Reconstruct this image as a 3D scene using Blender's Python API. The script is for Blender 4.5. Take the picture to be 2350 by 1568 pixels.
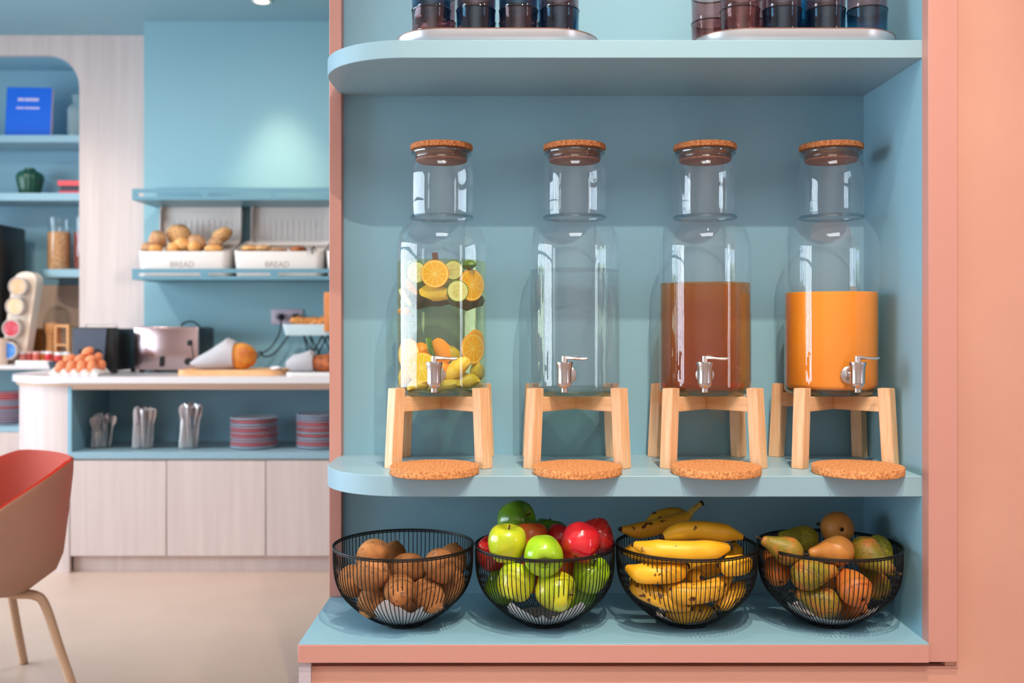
import bpy, bmesh, math, random
from mathutils import Vector, Matrix, Euler, noise as mnoise

for _o in list(bpy.data.objects):
    bpy.data.objects.remove(_o, do_unlink=True)
S = bpy.context.scene
C = S.collection
R = math.radians
PI = math.pi
rnd = random.Random(7)

# ---------------------------------------------------------------- camera
F_PX = 2284.7            # focal length in pixels of the 2350 px wide frame (35 mm on 36 mm)
D0 = 1.987               # camera to the front edge of the shelves
CAMZ = 1.15
cam_d = bpy.data.cameras.new('camera')
cam = bpy.data.objects.new('camera', cam_d)
C.objects.link(cam)
cam.location = (0, -D0, CAMZ)
cam.rotation_euler = (R(90), 0, 0)
cam_d.sensor_width = 36
cam_d.lens = 35
cam_d.shift_x = -3 / 2350
cam_d.shift_y = -39 / 2350
cam_d.clip_start = 0.05
cam_d.dof.use_dof = True
cam_d.dof.focus_distance = 2.07
cam_d.dof.aperture_fstop = 3.0
S.camera = cam

# ---------------------------------------------------------------- world, daylight, exposure
W = bpy.data.worlds.new('world')
S.world = W
W.use_nodes = True
W.node_tree.nodes['Background'].inputs[0].default_value = (0.80, 0.90, 1.0, 1)
W.node_tree.nodes['Background'].inputs[1].default_value = 1.0
S.view_settings.view_transform = 'Standard'
S.view_settings.look = 'None'
S.view_settings.gamma = 1
S.view_settings.use_curve_mapping = False
S.view_settings.exposure = 0.36
S.cycles.use_denoising = True
S.cycles.caustics_reflective = False
S.cycles.caustics_refractive = False
S.cycles.use_adaptive_sampling = True
S.cycles.adaptive_threshold = 0.06
S.cycles.adaptive_min_samples = 16
S.cycles.max_bounces = 10
S.cycles.diffuse_bounces = 4
S.cycles.glossy_bounces = 6
S.cycles.transmission_bounces = 8
S.cycles.transparent_max_bounces = 40
S.cycles.sample_clamp_indirect = 6

def window_light(name, loc, rot, sx, sz, power, col):
    l = bpy.data.lights.new(name, 'AREA')
    l.shape = 'RECTANGLE'
    l.size, l.size_y, l.energy, l.color = sx, sz, power, col
    o = bpy.data.objects.new(name, l)
    C.objects.link(o)
    o.location, o.rotation_euler = loc, rot
    return o
# daylight coming in through the two window walls of the room (left of and behind the camera)
window_light('daylight_left', (-4.62, 0.15, 1.45), (0, R(-90), 0), 2.1, 5.1, 470, (0.72, 0.87, 1.0))
window_light('daylight_right', (4.22, -3.05, 1.45), (0, R(90), 0), 2.1, 0.9, 36, (0.84, 0.93, 1.0))

# ceiling spotlights: (x, y, aim, watts, cone)
SPOTS = [
    (0.43, -2.33, (0.30, 0.25, 0.80), 180, 46, (1.0, 0.85, 0.66)),
    (0.43, -1.36, (0.34, 0.10, 0.70), 210, 46, (1.0, 0.85, 0.66)),
    (0.50, -0.32, (0.15, -0.06, 0.50), 34, 50, (1.0, 0.85, 0.66)),
    (-1.265, 3.02, (-1.22, 3.363, 1.35), 60, 50, (1.0, 0.76, 0.48)),
    (-2.60, 2.60, (-2.60, 3.70, 1.10), 36, 70, (1.0, 0.88, 0.74)),
    (-1.10, 1.55, (-1.15, 3.2, 0.7), 85, 110, (1.0, 0.90, 0.80)),  # added fill, brightens the buffet and the wall behind it
    (-2.70, 1.40, (-2.60, 3.2, 0.6), 70, 110, (1.0, 0.90, 0.80)),  # added fill, brightens the far left of the background
]
CEILF = 3.85             # the ceiling is higher over the front of the room
CEIL = 2.78

# ---------------------------------------------------------------- helpers
def lin(c):
    return tuple(((v / 255) / 12.92) if v / 255 <= 0.04045 else ((v / 255 + 0.055) / 1.055) ** 2.4 for v in c) + (1.0,)

def P(px, py, d):
    """a point of the room seen at pixel (px, py), d metres in front of the camera"""
    return Vector(((px - 1178) * d / F_PX, d - D0, CAMZ - (py - 745) * d / F_PX))

MATS = {}
def new_mat(name):
    m = bpy.data.materials.new(name)
    m.use_nodes = True
    nt = m.node_tree
    return m, nt, nt.nodes['Principled BSDF']

def N(nt, typ, **kw):
    n = nt.nodes.new(typ)
    for k, v in kw.items():
        setattr(n, k, v)
    return n

def mat(name, col, rough=0.5, metal=0.0, spec=0.5, coat=0.0, bump=0.0, bscale=200, var=0.0, vscale=6, vstretch=(1, 1, 1), col2=None, aniso=0.0, sss=0.0, rand=0.0, emit=None, emit_s=0):
    """principled material; col2 mixed in with (stretched) noise, fine bump, per-object variation"""
    if name in MATS:
        return MATS[name]
    m, nt, b = new_mat(name)
    L = nt.links
    b.inputs['Base Color'].default_value = lin(col)
    b.inputs['Roughness'].default_value = rough
    b.inputs['Metallic'].default_value = metal
    b.inputs['Specular IOR Level'].default_value = spec
    b.inputs['Coat Weight'].default_value = coat
    b.inputs['Coat Roughness'].default_value = 0.08
    if sss:
        b.inputs['Subsurface Weight'].default_value = sss
        b.inputs['Subsurface Radius'].default_value = (0.02, 0.01, 0.004)
        b.inputs['Subsurface Scale'].default_value = 1.0
    if emit:
        b.inputs['Emission Color'].default_value = lin(emit)
        b.inputs['Emission Strength'].default_value = emit_s
    src = None
    if col2 or bump:
        tc = N(nt, 'ShaderNodeTexCoord')
        mp = N(nt, 'ShaderNodeMapping')
        mp.inputs['Scale'].default_value = vstretch
        L.new(tc.outputs['Object'], mp.inputs[0])
    if col2:
        nz = N(nt, 'ShaderNodeTexNoise')
        nz.inputs['Scale'].default_value = vscale
        nz.inputs['Detail'].default_value = 5
        nz.inputs['Roughness'].default_value = 0.6
        L.new(mp.outputs[0], nz.inputs['Vector'])
        cr = N(nt, 'ShaderNodeValToRGB')
        cr.color_ramp.elements[0].position = 0.36
        cr.color_ramp.elements[1].position = 0.64
        cr.color_ramp.elements[0].color = lin(col)
        cr.color_ramp.elements[1].color = lin(col2)
        L.new(nz.outputs['Fac'], cr.inputs[0])
        src = cr.outputs[0]
        L.new(src, b.inputs['Base Color'])
    if rand:
        oi = N(nt, 'ShaderNodeObjectInfo')
        hs = N(nt, 'ShaderNodeHueSaturation')
        mr = N(nt, 'ShaderNodeMapRange')
        mr.inputs[3].default_value = 1 - rand
        mr.inputs[4].default_value = 1 + rand
        L.new(oi.outputs['Random'], mr.inputs[0])
        L.new(mr.outputs[0], hs.inputs['Value'])
        if src:
            L.new(src, hs.inputs['Color'])
        else:
            hs.inputs['Color'].default_value = lin(col)
        L.new(hs.outputs[0], b.inputs['Base Color'])
    if bump:
        nb = N(nt, 'ShaderNodeTexNoise')
        nb.inputs['Scale'].default_value = bscale
        nb.inputs['Detail'].default_value = 3
        L.new(mp.outputs[0], nb.inputs['Vector'])
        bp = N(nt, 'ShaderNodeBump')
        bp.inputs['Strength'].default_value = bump
        bp.inputs['Distance'].default_value = 0.002
        L.new(nb.outputs['Fac'], bp.inputs['Height'])
        L.new(bp.outputs[0], b.inputs['Normal'])
    MATS[name] = m
    return m

def thin_glass(name, tint, rough=0.0, boost=1.0, streak=0.0, edge=0.6, haze=0.0):
    """thin-walled glass: light passes straight through, Fresnel reflection on top"""
    if name in MATS:
        return MATS[name]
    m = bpy.data.materials.new(name)
    m.use_nodes = True
    nt = m.node_tree
    nt.nodes.clear()
    L = nt.links
    out = N(nt, 'ShaderNodeOutputMaterial')
    tr = N(nt, 'ShaderNodeBsdfTransparent')
    tr.inputs[0].default_value = tuple(tint) + (1,)
    gl = N(nt, 'ShaderNodeBsdfGlossy')
    gl.inputs['Roughness'].default_value = rough
    gl.inputs[0].default_value = (1, 1, 1, 1)
    lw = N(nt, 'ShaderNodeLayerWeight')
    lw.inputs[0].default_value = 0.5
    pw = N(nt, 'ShaderNodeMath', operation='POWER')
    pw.inputs[1].default_value = 4.0
    L.new(lw.outputs['Facing'], pw.inputs[0])
    mu = N(nt, 'ShaderNodeMath', operation='MULTIPLY_ADD')
    mu.inputs[1].default_value = edge
    mu.inputs[2].default_value = 0.045 * boost
    mu.use_clamp = True
    L.new(pw.outputs[0], mu.inputs[0])
    mx = N(nt, 'ShaderNodeMixShader')
    L.new(mu.outputs[0], mx.inputs[0])
    L.new(tr.outputs[0], mx.inputs[1])
    L.new(gl.outputs[0], mx.inputs[2])
    if streak:
        tc = N(nt, 'ShaderNodeTexCoord')
        nz = N(nt, 'ShaderNodeTexNoise')
        nz.inputs['Scale'].default_value = 14
        nz.inputs['Detail'].default_value = 1
        L.new(tc.outputs['Object'], nz.inputs['Vector'])
        bp = N(nt, 'ShaderNodeBump')
        bp.inputs['Strength'].default_value = streak
        bp.inputs['Distance'].default_value = 0.004
        L.new(nz.outputs['Fac'], bp.inputs['Height'])
        L.new(bp.outputs[0], gl.inputs['Normal'])
    last = mx.outputs[0]
    if haze:                                   # pale diffuse haze mixed in to brighten the glass
        df = N(nt, 'ShaderNodeBsdfDiffuse')
        df.inputs[0].default_value = (0.86, 0.92, 1.0, 1)
        mh = N(nt, 'ShaderNodeMixShader')
        mh.inputs[0].default_value = haze
        L.new(last, mh.inputs[1])
        L.new(df.outputs[0], mh.inputs[2])
        last = mh.outputs[0]
    L.new(last, out.inputs[0])
    MATS[name] = m
    return m

def liquid(name, tint=(1, 1, 1), dens=0.0, acol=(1, 1, 1), ior=1.33, clear=0.5, cloud=None, glow_w=0.0):
    """clear refracting liquid with absorption through its depth"""
    m = bpy.data.materials.new(name)
    m.use_nodes = True
    nt = m.node_tree
    nt.nodes.clear()
    out = N(nt, 'ShaderNodeOutputMaterial')
    trn = N(nt, 'ShaderNodeBsdfTransparent')
    trn.inputs[0].default_value = tuple(tint) + (1,)
    mxl = N(nt, 'ShaderNodeMixShader')
    mxl.inputs[0].default_value = 1 - clear
    rf = N(nt, 'ShaderNodeBsdfRefraction')
    rf.inputs[0].default_value = tuple(tint) + (1,)
    rf.inputs['Roughness'].default_value = 0.0
    rf.inputs['IOR'].default_value = ior
    nt.links.new(trn.outputs[0], mxl.inputs[1])
    nt.links.new(rf.outputs[0], mxl.inputs[2])
    last = mxl.outputs[0]
    if cloud:  # diffuse colour imitates light glowing through the liquid
        df = N(nt, 'ShaderNodeBsdfDiffuse')
        df.inputs[0].default_value = lin(cloud)
        mc = N(nt, 'ShaderNodeMixShader')
        mc.inputs[0].default_value = glow_w
        nt.links.new(last, mc.inputs[1])
        nt.links.new(df.outputs[0], mc.inputs[2])
        last = mc.outputs[0]
    nt.links.new(last, out.inputs[0])
    if dens:
        va = N(nt, 'ShaderNodeVolumeAbsorption')
        va.inputs[0].default_value = tuple(acol) + (1,)
        va.inputs['Density'].default_value = dens
        nt.links.new(va.outputs[0], out.inputs['Volume'])
    return m

# -- geometry
def bx(bm, lo, hi, bev=0.0, seg=2):
    r = bmesh.ops.create_cube(bm, size=1)
    vs = r['verts']
    c = [(a + b) / 2 for a, b in zip(lo, hi)]
    s = [abs(b - a) for a, b in zip(lo, hi)]
    for v in vs:
        v.co = Vector((c[0] + v.co.x * s[0], c[1] + v.co.y * s[1], c[2] + v.co.z * s[2]))
    if bev:
        es = list({e for v in vs for e in v.link_edges})
        bmesh.ops.bevel(bm, geom=es, offset=bev, segments=seg, affect='EDGES', profile=0.5)
    return bm

def BM():
    return bmesh.new()

def box(lo, hi, bev=0.0, seg=2):
    return bx(BM(), lo, hi, bev, seg)

def grid_faces(bm, rows, close_u=True, cap0=False, cap1=False):
    """rows: list of rings of Vectors; join neighbouring rings with quads"""
    vr = [[bm.verts.new(p) for p in r] for r in rows]
    n = len(rows[0])
    for a, b in zip(vr[:-1], vr[1:]):
        for i in range(n if close_u else n - 1):
            j = (i + 1) % n
            bm.faces.new((a[i], a[j], b[j], b[i]))
    if cap0:
        bm.faces.new(list(reversed(vr[0])))
    if cap1:
        bm.faces.new(vr[-1])
    return vr

def lathe(prof, seg=48, bm=None, fn=None):
    """revolve (r, z) profile about z; r == 0 ends become poles"""
    bm = bm or BM()
    rings = []
    for r, z in prof:
        if r <= 1e-7:
            rings.append([bm.verts.new((0, 0, z))])
        else:
            rg = []
            for i in range(seg):
                a = 2 * PI * i / seg
                p = Vector((r * math.cos(a), r * math.sin(a), z))
                if fn:
                    p = fn(p, a)
                rg.append(bm.verts.new(p))
            rings.append(rg)
    for a, b in zip(rings[:-1], rings[1:]):
        if len(a) == 1 and len(b) == 1:
            continue
        for i in range(seg):
            j = (i + 1) % seg
            if len(a) == 1:
                bm.faces.new((a[0], b[j], b[i]))
            elif len(b) == 1:
                bm.faces.new((a[i], a[j], b[0]))
            else:
                bm.faces.new((a[i], a[j], b[j], b[i]))
    return bm

def catmull(pts, n):
    pts = [Vector(p) for p in pts]
    q = [pts[0] * 2 - pts[1]] + pts + [pts[-1] * 2 - pts[-2]]
    out = []
    m = len(pts) - 1
    for k in range(n):
        t = k / (n - 1) * m
        i = min(int(t), m - 1)
        f = t - i
        a, b, c, d = q[i], q[i + 1], q[i + 2], q[i + 3]
        out.append(0.5 * ((2 * b) + (c - a) * f + (2 * a - 5 * b + 4 * c - d) * f * f + (3 * b - a - 3 * c + d) * f ** 3))
    return out

def tube(path, rad, seg=10, bm=None, caps=True, shape=None, closed=False, up=None):
    """sweep a ring of radius rad(t) or rad along the path"""
    bm = bm or BM()
    path = [Vector(p) for p in path]
    n = len(path)
    rows = []
    up = Vector(up) if up else Vector((0.13, 0.31, 0.94))
    for k, p in enumerate(path):
        if closed:
            t = path[(k + 1) % n] - path[k - 1]
        else:
            t = path[min(k + 1, n - 1)] - path[max(k - 1, 0)]
        t.normalize()
        u = up - t * up.dot(t)
        if u.length < 1e-4:
            u = Vector((1, 0, 0)) - t * t.x
        u.normalize()
        up = u
        v = t.cross(u)
        r = rad(k / (n - 1)) if callable(rad) else rad
        row = []
        for i in range(seg):
            a = 2 * PI * i / seg
            s = r * (shape(a) if shape else 1)
            row.append(p + u * (s * math.cos(a)) + v * (s * math.sin(a)))
        rows.append(row)
    if closed:
        rows.append(rows[0])
        vr = [[bm.verts.new(p) for p in r] for r in rows[:-1]]
        vr.append(vr[0])
        for a, b in zip(vr[:-1], vr[1:]):
            for i in range(seg):
                j = (i + 1) % seg
                bm.faces.new((a[i], a[j], b[j], b[i]))
    else:
        grid_faces(bm, rows, True, caps, caps)
    return bm

def prism(poly, a0, a1, axis='z', bm=None):
    """extrude a 2-D polygon between a0 and a1 along an axis"""
    bm = bm or BM()
    def mk(p, a):
        if axis == 'z':
            return (p[0], p[1], a)
        if axis == 'y':
            return (p[0], a, p[1])
        return (a, p[0], p[1])
    lo = [bm.verts.new(mk(p, a0)) for p in poly]
    hi = [bm.verts.new(mk(p, a1)) for p in poly]
    n = len(poly)
    bm.faces.new(lo)
    bm.faces.new(hi)
    for i in range(n):
        j = (i + 1) % n
        bm.faces.new((lo[i], lo[j], hi[j], hi[i]))
    bmesh.ops.recalc_face_normals(bm, faces=bm.faces[:])
    return bm

def arc(cx, cy, r, a0, a1, n=12):
    return [(cx + r * math.cos(R(a0 + (a1 - a0) * i / n)), cy + r * math.sin(R(a0 + (a1 - a0) * i / n))) for i in range(n + 1)]

def rrect(x0, x1, y0, y1, r, n=8):
    return arc(x1 - r, y1 - r, r, 0, 90, n) + arc(x0 + r, y1 - r, r, 90, 180, n) + arc(x0 + r, y0 + r, r, 180, 270, n) + arc(x1 - r, y0 + r, r, 270, 360, n)

def holed_plate(xs, zs, holes, y0, y1):
    """upright plate in x-z from a grid of cells, the cells in holes left open"""
    bm = BM()
    fv, bv = {}, {}
    for i, x in enumerate(xs):
        for k, z in enumerate(zs):
            fv[i, k] = bm.verts.new((x, y0, z))
            bv[i, k] = bm.verts.new((x, y1, z))
    def solid(i, k):
        return 0 <= i < len(xs) - 1 and 0 <= k < len(zs) - 1 and (i, k) not in holes
    for i in range(len(xs) - 1):
        for k in range(len(zs) - 1):
            if not solid(i, k):
                continue
            bm.faces.new((fv[i, k], fv[i + 1, k], fv[i + 1, k + 1], fv[i, k + 1]))
            bm.faces.new((bv[i, k], bv[i, k + 1], bv[i + 1, k + 1], bv[i + 1, k]))
            for di, dk, a, b in ((-1, 0, (i, k), (i, k + 1)), (1, 0, (i + 1, k + 1), (i + 1, k)), (0, -1, (i + 1, k), (i, k)), (0, 1, (i, k + 1), (i + 1, k + 1))):
                if not solid(i + di, k + dk):
                    bm.faces.new((fv[a], fv[b], bv[b], bv[a]))
    for v in [v for v in bm.verts if not v.link_faces]:
        bm.verts.remove(v)
    bmesh.ops.recalc_face_normals(bm, faces=bm.faces[:])
    return bm

def blob(rx, ry, rz, amp=0.0, freq=1.0, seed=0, sub=3, flat=None):
    bm = BM()
    bmesh.ops.create_icosphere(bm, subdivisions=sub, radius=1)
    for v in bm.verts:
        d = v.co.copy()
        s = 1 + amp * mnoise.noise(d * freq + Vector((seed * 3.1, seed * 1.7, seed)))
        v.co = Vector((d.x * rx * s, d.y * ry * s, d.z * rz * s))
        if flat is not None and v.co.z < -rz * flat:
            v.co.z = -rz * flat
    return bm

def mesh(bm, m, smooth=True, ang=40):
    me = bpy.data.meshes.new('mesh')
    bm.normal_update()
    bm.to_mesh(me)
    bm.free()
    if m:
        me.materials.append(m)
    if smooth:
        me.shade_smooth()
        me.set_sharp_from_angle(angle=R(ang))
    return me

def obj(name, bm, m=None, parent=None, loc=(0, 0, 0), rot=(0, 0, 0), smooth=True, ang=40, label=None, cat=None, group=None, kind=None):
    me = bm if isinstance(bm, bpy.types.Mesh) else mesh(bm, m, smooth, ang)
    o = bpy.data.objects.new(name, me)
    C.objects.link(o)
    o.location = loc
    o.rotation_euler = rot
    if parent:
        o.parent = parent
    tag(o, label, cat, group, kind)
    return o

def tag(o, label=None, cat=None, group=None, kind=None):
    for k, v in (('label', label), ('category', cat), ('group', group), ('kind', kind)):
        if v:
            o[k] = v
    return o

def thing(name, label, cat, loc=(0, 0, 0), rot=(0, 0, 0), group=None):
    o = bpy.data.objects.new(name, None)
    o.empty_display_size = 0.05
    C.objects.link(o)
    o.location = loc
    o.rotation_euler = rot
    return tag(o, label, cat, group)

def dup(root, loc=None, rot=None, label=None, group=None):
    r = root.copy()
    C.objects.link(r)
    if loc is not None:
        r.location = loc
    if rot is not None:
        r.rotation_euler = rot
    if label:
        r['label'] = label
    if group:
        r['group'] = group
    for ch in list(root.children):
        c = ch.copy()
        C.objects.link(c)
        c.parent = r
        for g in list(ch.children):
            d = g.copy()
            C.objects.link(d)
            d.parent = c
    return r

def struct(name, bm, m, label=None, **kw):
    return obj(name, bm, m, kind='structure', label=label, **kw)

def text_mesh(s, size, depth=0.0006, m=None, space=1.0):
    cu = bpy.data.curves.new('lettering', 'FONT')
    cu.body = s
    cu.size = size
    cu.extrude = depth
    cu.align_x = 'CENTER'
    cu.align_y = 'CENTER'
    cu.space_character = space
    cu.resolution_u = 3
    o = bpy.data.objects.new('lettering', cu)
    C.objects.link(o)
    dg = bpy.context.evaluated_depsgraph_get()
    me = bpy.data.meshes.new_from_object(o.evaluated_get(dg))
    bpy.data.objects.remove(o)
    bpy.data.curves.remove(cu)
    me.materials.clear()
    me.materials.append(m)
    return me

# ---------------------------------------------------------------- materials
TEAL = mat('teal_paint', (136, 180, 199), 0.42, spec=0.35, bump=0.02, bscale=90)
TEAL_EDGE = mat('teal_lacquer', (143, 177, 192), 0.38, spec=0.4)
TEAL_WALL = mat('teal_wall_paint', (138, 180, 192), 0.55, spec=0.3, bump=0.02, bscale=60)
TEAL_CEIL = mat('teal_ceiling_paint', (140, 174, 186), 0.8, spec=0.2)
TEAL_METAL = mat('teal_metal', (104, 148, 165), 0.4, spec=0.4)
PINK = mat('pink_paint', (212, 160, 144), 0.5, spec=0.3, bump=0.03, bscale=40)
PINK_EDGE = mat('pink_lacquer', (198, 143, 132), 0.42, spec=0.35)
PINK_WALL = mat('pink_wall_paint', (206, 154, 136), 0.6, spec=0.25, bump=0.06, bscale=14, col2=(202, 149, 132), vscale=3)
GREY_PROFILE = mat('grey_profile', (190, 180, 190), 0.5)
LAMINATE = mat('pale_wood_laminate', (214, 197, 192), 0.5, spec=0.3, col2=(205, 187, 183), vscale=4, vstretch=(7, 7, 0.3))
FLOORM = mat('beige_floor', (212, 184, 166), 0.36, spec=0.35, col2=(204, 175, 158), vscale=1.6)
WHITE_WALL = mat('white_wall', (226, 216, 208), 0.8)
COUNTER = mat('white_worktop', (226, 220, 222), 0.18, spec=0.5)
COUNTER_WOOD = mat('worktop_wood_edge', (206, 172, 150), 0.5)
CORK = mat('cork', (226, 160, 104), 0.85, spec=0.2, col2=(166, 100, 58), vscale=190, bump=0.5, bscale=260)
CORK_LID = mat('cork_lid', (208, 136, 88), 0.85, spec=0.2, col2=(150, 86, 52), vscale=210, bump=0.5, bscale=260)
BAMBOO = mat('bamboo', (236, 192, 150), 0.42, spec=0.35, col2=(224, 170, 124), vscale=14, vstretch=(10, 10, 0.6))
STEEL = mat('brushed_steel', (205, 198, 198), 0.26, metal=1.0, bump=0.05, bscale=120, vstretch=(1, 1, 12))
BLACK_WIRE = mat('black_wire', (13, 13, 15), 0.45, spec=0.3)
BLACK_RUBBER = mat('black_rubber', (22, 22, 24), 0.7)
PAPER = mat('white_paper', (236, 232, 236), 0.8, bump=0.1, bscale=30)
GLASS = thin_glass('jar_glass', (0.975, 0.99, 1.0), 0.0, 1.35, 0.12, 0.7, 0.014)
GLASS_EDGE = thin_glass('jar_glass_edge', (0.72, 0.80, 0.83), 0.02, 1.5, edge=0.4)
GLASS_BASE = thin_glass('jar_glass_base', (0.50, 0.66, 0.58), 0.02, 1.3)
CLEAR = thin_glass('clear_glass', (0.95, 0.97, 0.97), 0.0, 1.4)

# ---------------------------------------------------------------- room shell
struct('floor', box((-4.7, -4.7, -0.05), (4.3, 6.4, 0.0)), FLOORM, 'beige polished floor with soft cloudy patches')
struct('ceiling', box((-4.7, 0.95, CEIL), (4.3, 6.4, CEIL + 0.05)), TEAL_CEIL, 'blue-grey painted ceiling above the buffet')
struct('ceiling_high', box((-4.7, -4.7, CEILF), (4.3, 1.0, CEILF + 0.05)), WHITE_WALL, 'higher white ceiling over the dining area')
struct('wall_bulkhead', box((-4.7, 0.95, CEIL + 0.05), (4.3, 1.0, CEILF)), TEAL_CEIL, 'bulkhead where the ceiling steps down')
BW = 5.35 - D0      # teal wall behind the bread shelves
WW = 5.61 - D0      # wood clad wall with the arched niche
struct('wall_back', box((-1.985, BW, 0), (4.3, BW + 0.4, CEIL)), TEAL_WALL, 'teal painted wall behind the bread shelves')
xa = P(182, 0, 5.61).x
za = P(0, 127, 5.61).z
xb, ra = -4.05, 0.18
poly = [(-4.7, 0), (xb, 0)] + list(reversed(arc(xb + ra, za - ra, ra, 90, 180, 12))) + list(reversed(arc(xa - ra, za - ra, ra, 0, 90, 12))) + [(xa, 0), (-1.985, 0), (-1.985, CEIL), (-4.7, CEIL)]
struct('wall_niche', prism(poly, WW, WW + 0.035, 'y'), LAMINATE, 'pale wood clad wall with a round-cornered niche', ang=20)
NB = WW + 0.34
# niche lining: follows the opening
pl = [(xb, 0.0)] + list(reversed(arc(xb + ra, za - ra, ra, 90, 180, 12))) + list(reversed(arc(xa - ra, za - ra, ra, 0, 90, 12))) + [(xa, 0.0)]
bm = BM()
grid_faces(bm, [[Vector((x, WW + 0.035, z)) for x, z in pl], [Vector((x, NB, z)) for x, z in pl]], close_u=False)
bmesh.ops.recalc_face_normals(bm, faces=bm.faces[:])
struct('trim_niche_lining', bm, TEAL, 'teal lining of the arched niche', ang=30)
struct('wall_niche_rear', box((xb - 0.05, NB, 0), (xa + 0.05, NB + 0.04, CEIL)), TEAL, 'teal back panel of the arched niche')
SPLASH = mat('beige_splashback', (222, 190, 168), 0.6)
struct('trim_splashback', box((xb, NB - 0.012, 0.9), (xa, NB, P(0, 655, NB + D0).z)), SPLASH, 'beige splashback panel in the arched niche')

struct('wall_left', holed_plate([-4.7, -2.4, 2.7, 6.4], [0, 0.4, 2.5, CEILF], {(1, 1)}, 4.57, 4.69), WHITE_WALL, 'white wall with a wide window', smooth=False, rot=(0, 0, R(90)))
struct('wall_rear', box((-4.7, -4.69, 0), (4.3, -4.57, CEILF)), WHITE_WALL, 'white rear wall')
struct('wall_right', holed_plate([-4.7, -3.5, -2.6, 3.5], [0, 0.4, 2.5, CEILF], {(1, 1)}, -4.29, -4.17), PINK_WALL, 'pink end wall of the room with a narrow window', smooth=False, rot=(0, 0, R(90)))
WFRAME = mat('window_frame_paint', (120, 116, 112), 0.5)
def window_frame(name, n, along, at, a0, a1, label):
    xs = []
    w = (a1 - a0) / n
    for k in range(n):
        xs += [a0 + k * w, a0 + k * w + 0.15]
    xs += [a1 - 0.05, a1]
    xs = sorted(xs)
    holes = {(i, 1) for i in range(1, len(xs) - 1, 2)} | {(i, 3) for i in range(1, len(xs) - 1, 2)}
    bm = holed_plate(xs, [0.4, 0.46, 1.9, 1.95, 2.44, 2.5], holes, at - 0.03, at + 0.03)
    return struct(name, bm, WFRAME, label, smooth=False, rot=(0, 0, R(90)) if along == 'y' else (0, 0, 0))
window_frame('window_1', 15, 'y', 4.56, -2.4, 2.7, 'window frame with tall narrow panes')
window_frame('window_2', 2, 'y', -4.16, -3.5, -2.6, 'narrow window frame in the pink end wall')

# ---------------------------------------------------------------- pink niche with the shelves
XR = 0.8157               # right side wall of the niche
XL = -0.4225              # left end of the unit
YB = 0.331                # back panel
ZB = 0.524                # top of the base
struct('wall_shelf_back', box((XL + 0.005, YB, 0.3), (XR + 0.02, YB + 0.06, CEILF)), TEAL, 'teal back panel behind the drink dispensers')
struct('wall_shelf_right', box((XR, 0.0, ZB), (XR + 0.05, YB, CEILF)), TEAL, 'teal side panel at the right end of the shelves')
struct('trim_left', box((XL, YB - 0.033, ZB), (XL + 0.028, YB + 0.062, CEILF), 0.0012, 1), PINK_EDGE, 'slim pink end strip left of the shelves')
struct('trim_right', box((XR, -0.03, ZB - 0.038), (XR + 0.0585, 0.0, CEILF), 0.001, 1), PINK_EDGE, 'pink frame board along the right end of the shelves')
XW = XR + 0.0585
poly = [(XL + 0.0235, 0.0), (4.2, 0.0), (4.2, CEILF), (XW - 0.02, CEILF), (XW - 0.02, ZB - 0.05), (XL + 0.0235, ZB - 0.05)]
struct('wall_pink', prism(poly, -0.018, 0.06, 'y'), PINK_WALL, 'pink wall around the shelf niche', smooth=False)
bm = tube([(XL + 0.03, -0.0185, ZB - 0.0515), (XW + 0.004, -0.0185, ZB - 0.0515)], 0.0022, 6)
struct('trim_sealant', bm, PINK_WALL, 'thin pink sealant bead under the base slab')
bm = tube([(XW + 0.003, -0.0185, ZB - 0.05), (XW + 0.003, -0.0185, CEILF)], 0.003, 6)
struct('trim_sealant_side', bm, PINK_WALL, 'thin pink sealant bead beside the frame')
struct('trim_corner', box((XL, -0.026, 0), (XL + 0.0235, 0.0, ZB - 0.038)), GREY_PROFILE, 'pale grey corner profile below the base slab', smooth=False)

t = thing('base_slab', 'pink-edged base slab with a teal top under the fruit baskets', 'counter')
obj('slab', box((XL, -0.035, ZB - 0.038), (XR, YB, ZB - 0.0025), 0.001, 1), PINK_EDGE, t)
obj('top_panel', box((XL + 0.0012, -0.0335, ZB - 0.003), (XR, YB, ZB), 0.0005, 1), TEAL, t)
struct('trim_base_body', box((XL + 0.002, 0.06, 0), (XR, YB, ZB - 0.038)), PINK_WALL, 'pink body of the base under the slab', smooth=False)

def shelf_board(z0, z1, label):
    xl, r = -0.402, 0.185
    poly = [(XR, 0.0), (XR, YB), (xl, YB)] + arc(xl + r, r, r, 180, 270, 24)
    bm = prism(poly, z0, z1)
    es = [e for e in bm.edges if abs(e.verts[0].co.z - e.verts[1].co.z) < 1e-6]
    bmesh.ops.bevel(bm, geom=es, offset=0.0012, segments=1, affect='EDGES')
    return obj('shelf_board', bm, TEAL_EDGE, label=label, cat='shelf', ang=25)
ZS = CAMZ - 0.3026
shelf_board(ZS - 0.0415, ZS, 'teal rounded-end shelf board carrying the four drink dispensers')
ZU = CAMZ + 0.568
shelf_board(ZU - 0.036, ZU, 'teal rounded-end shelf board carrying the trays of tumblers')

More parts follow.
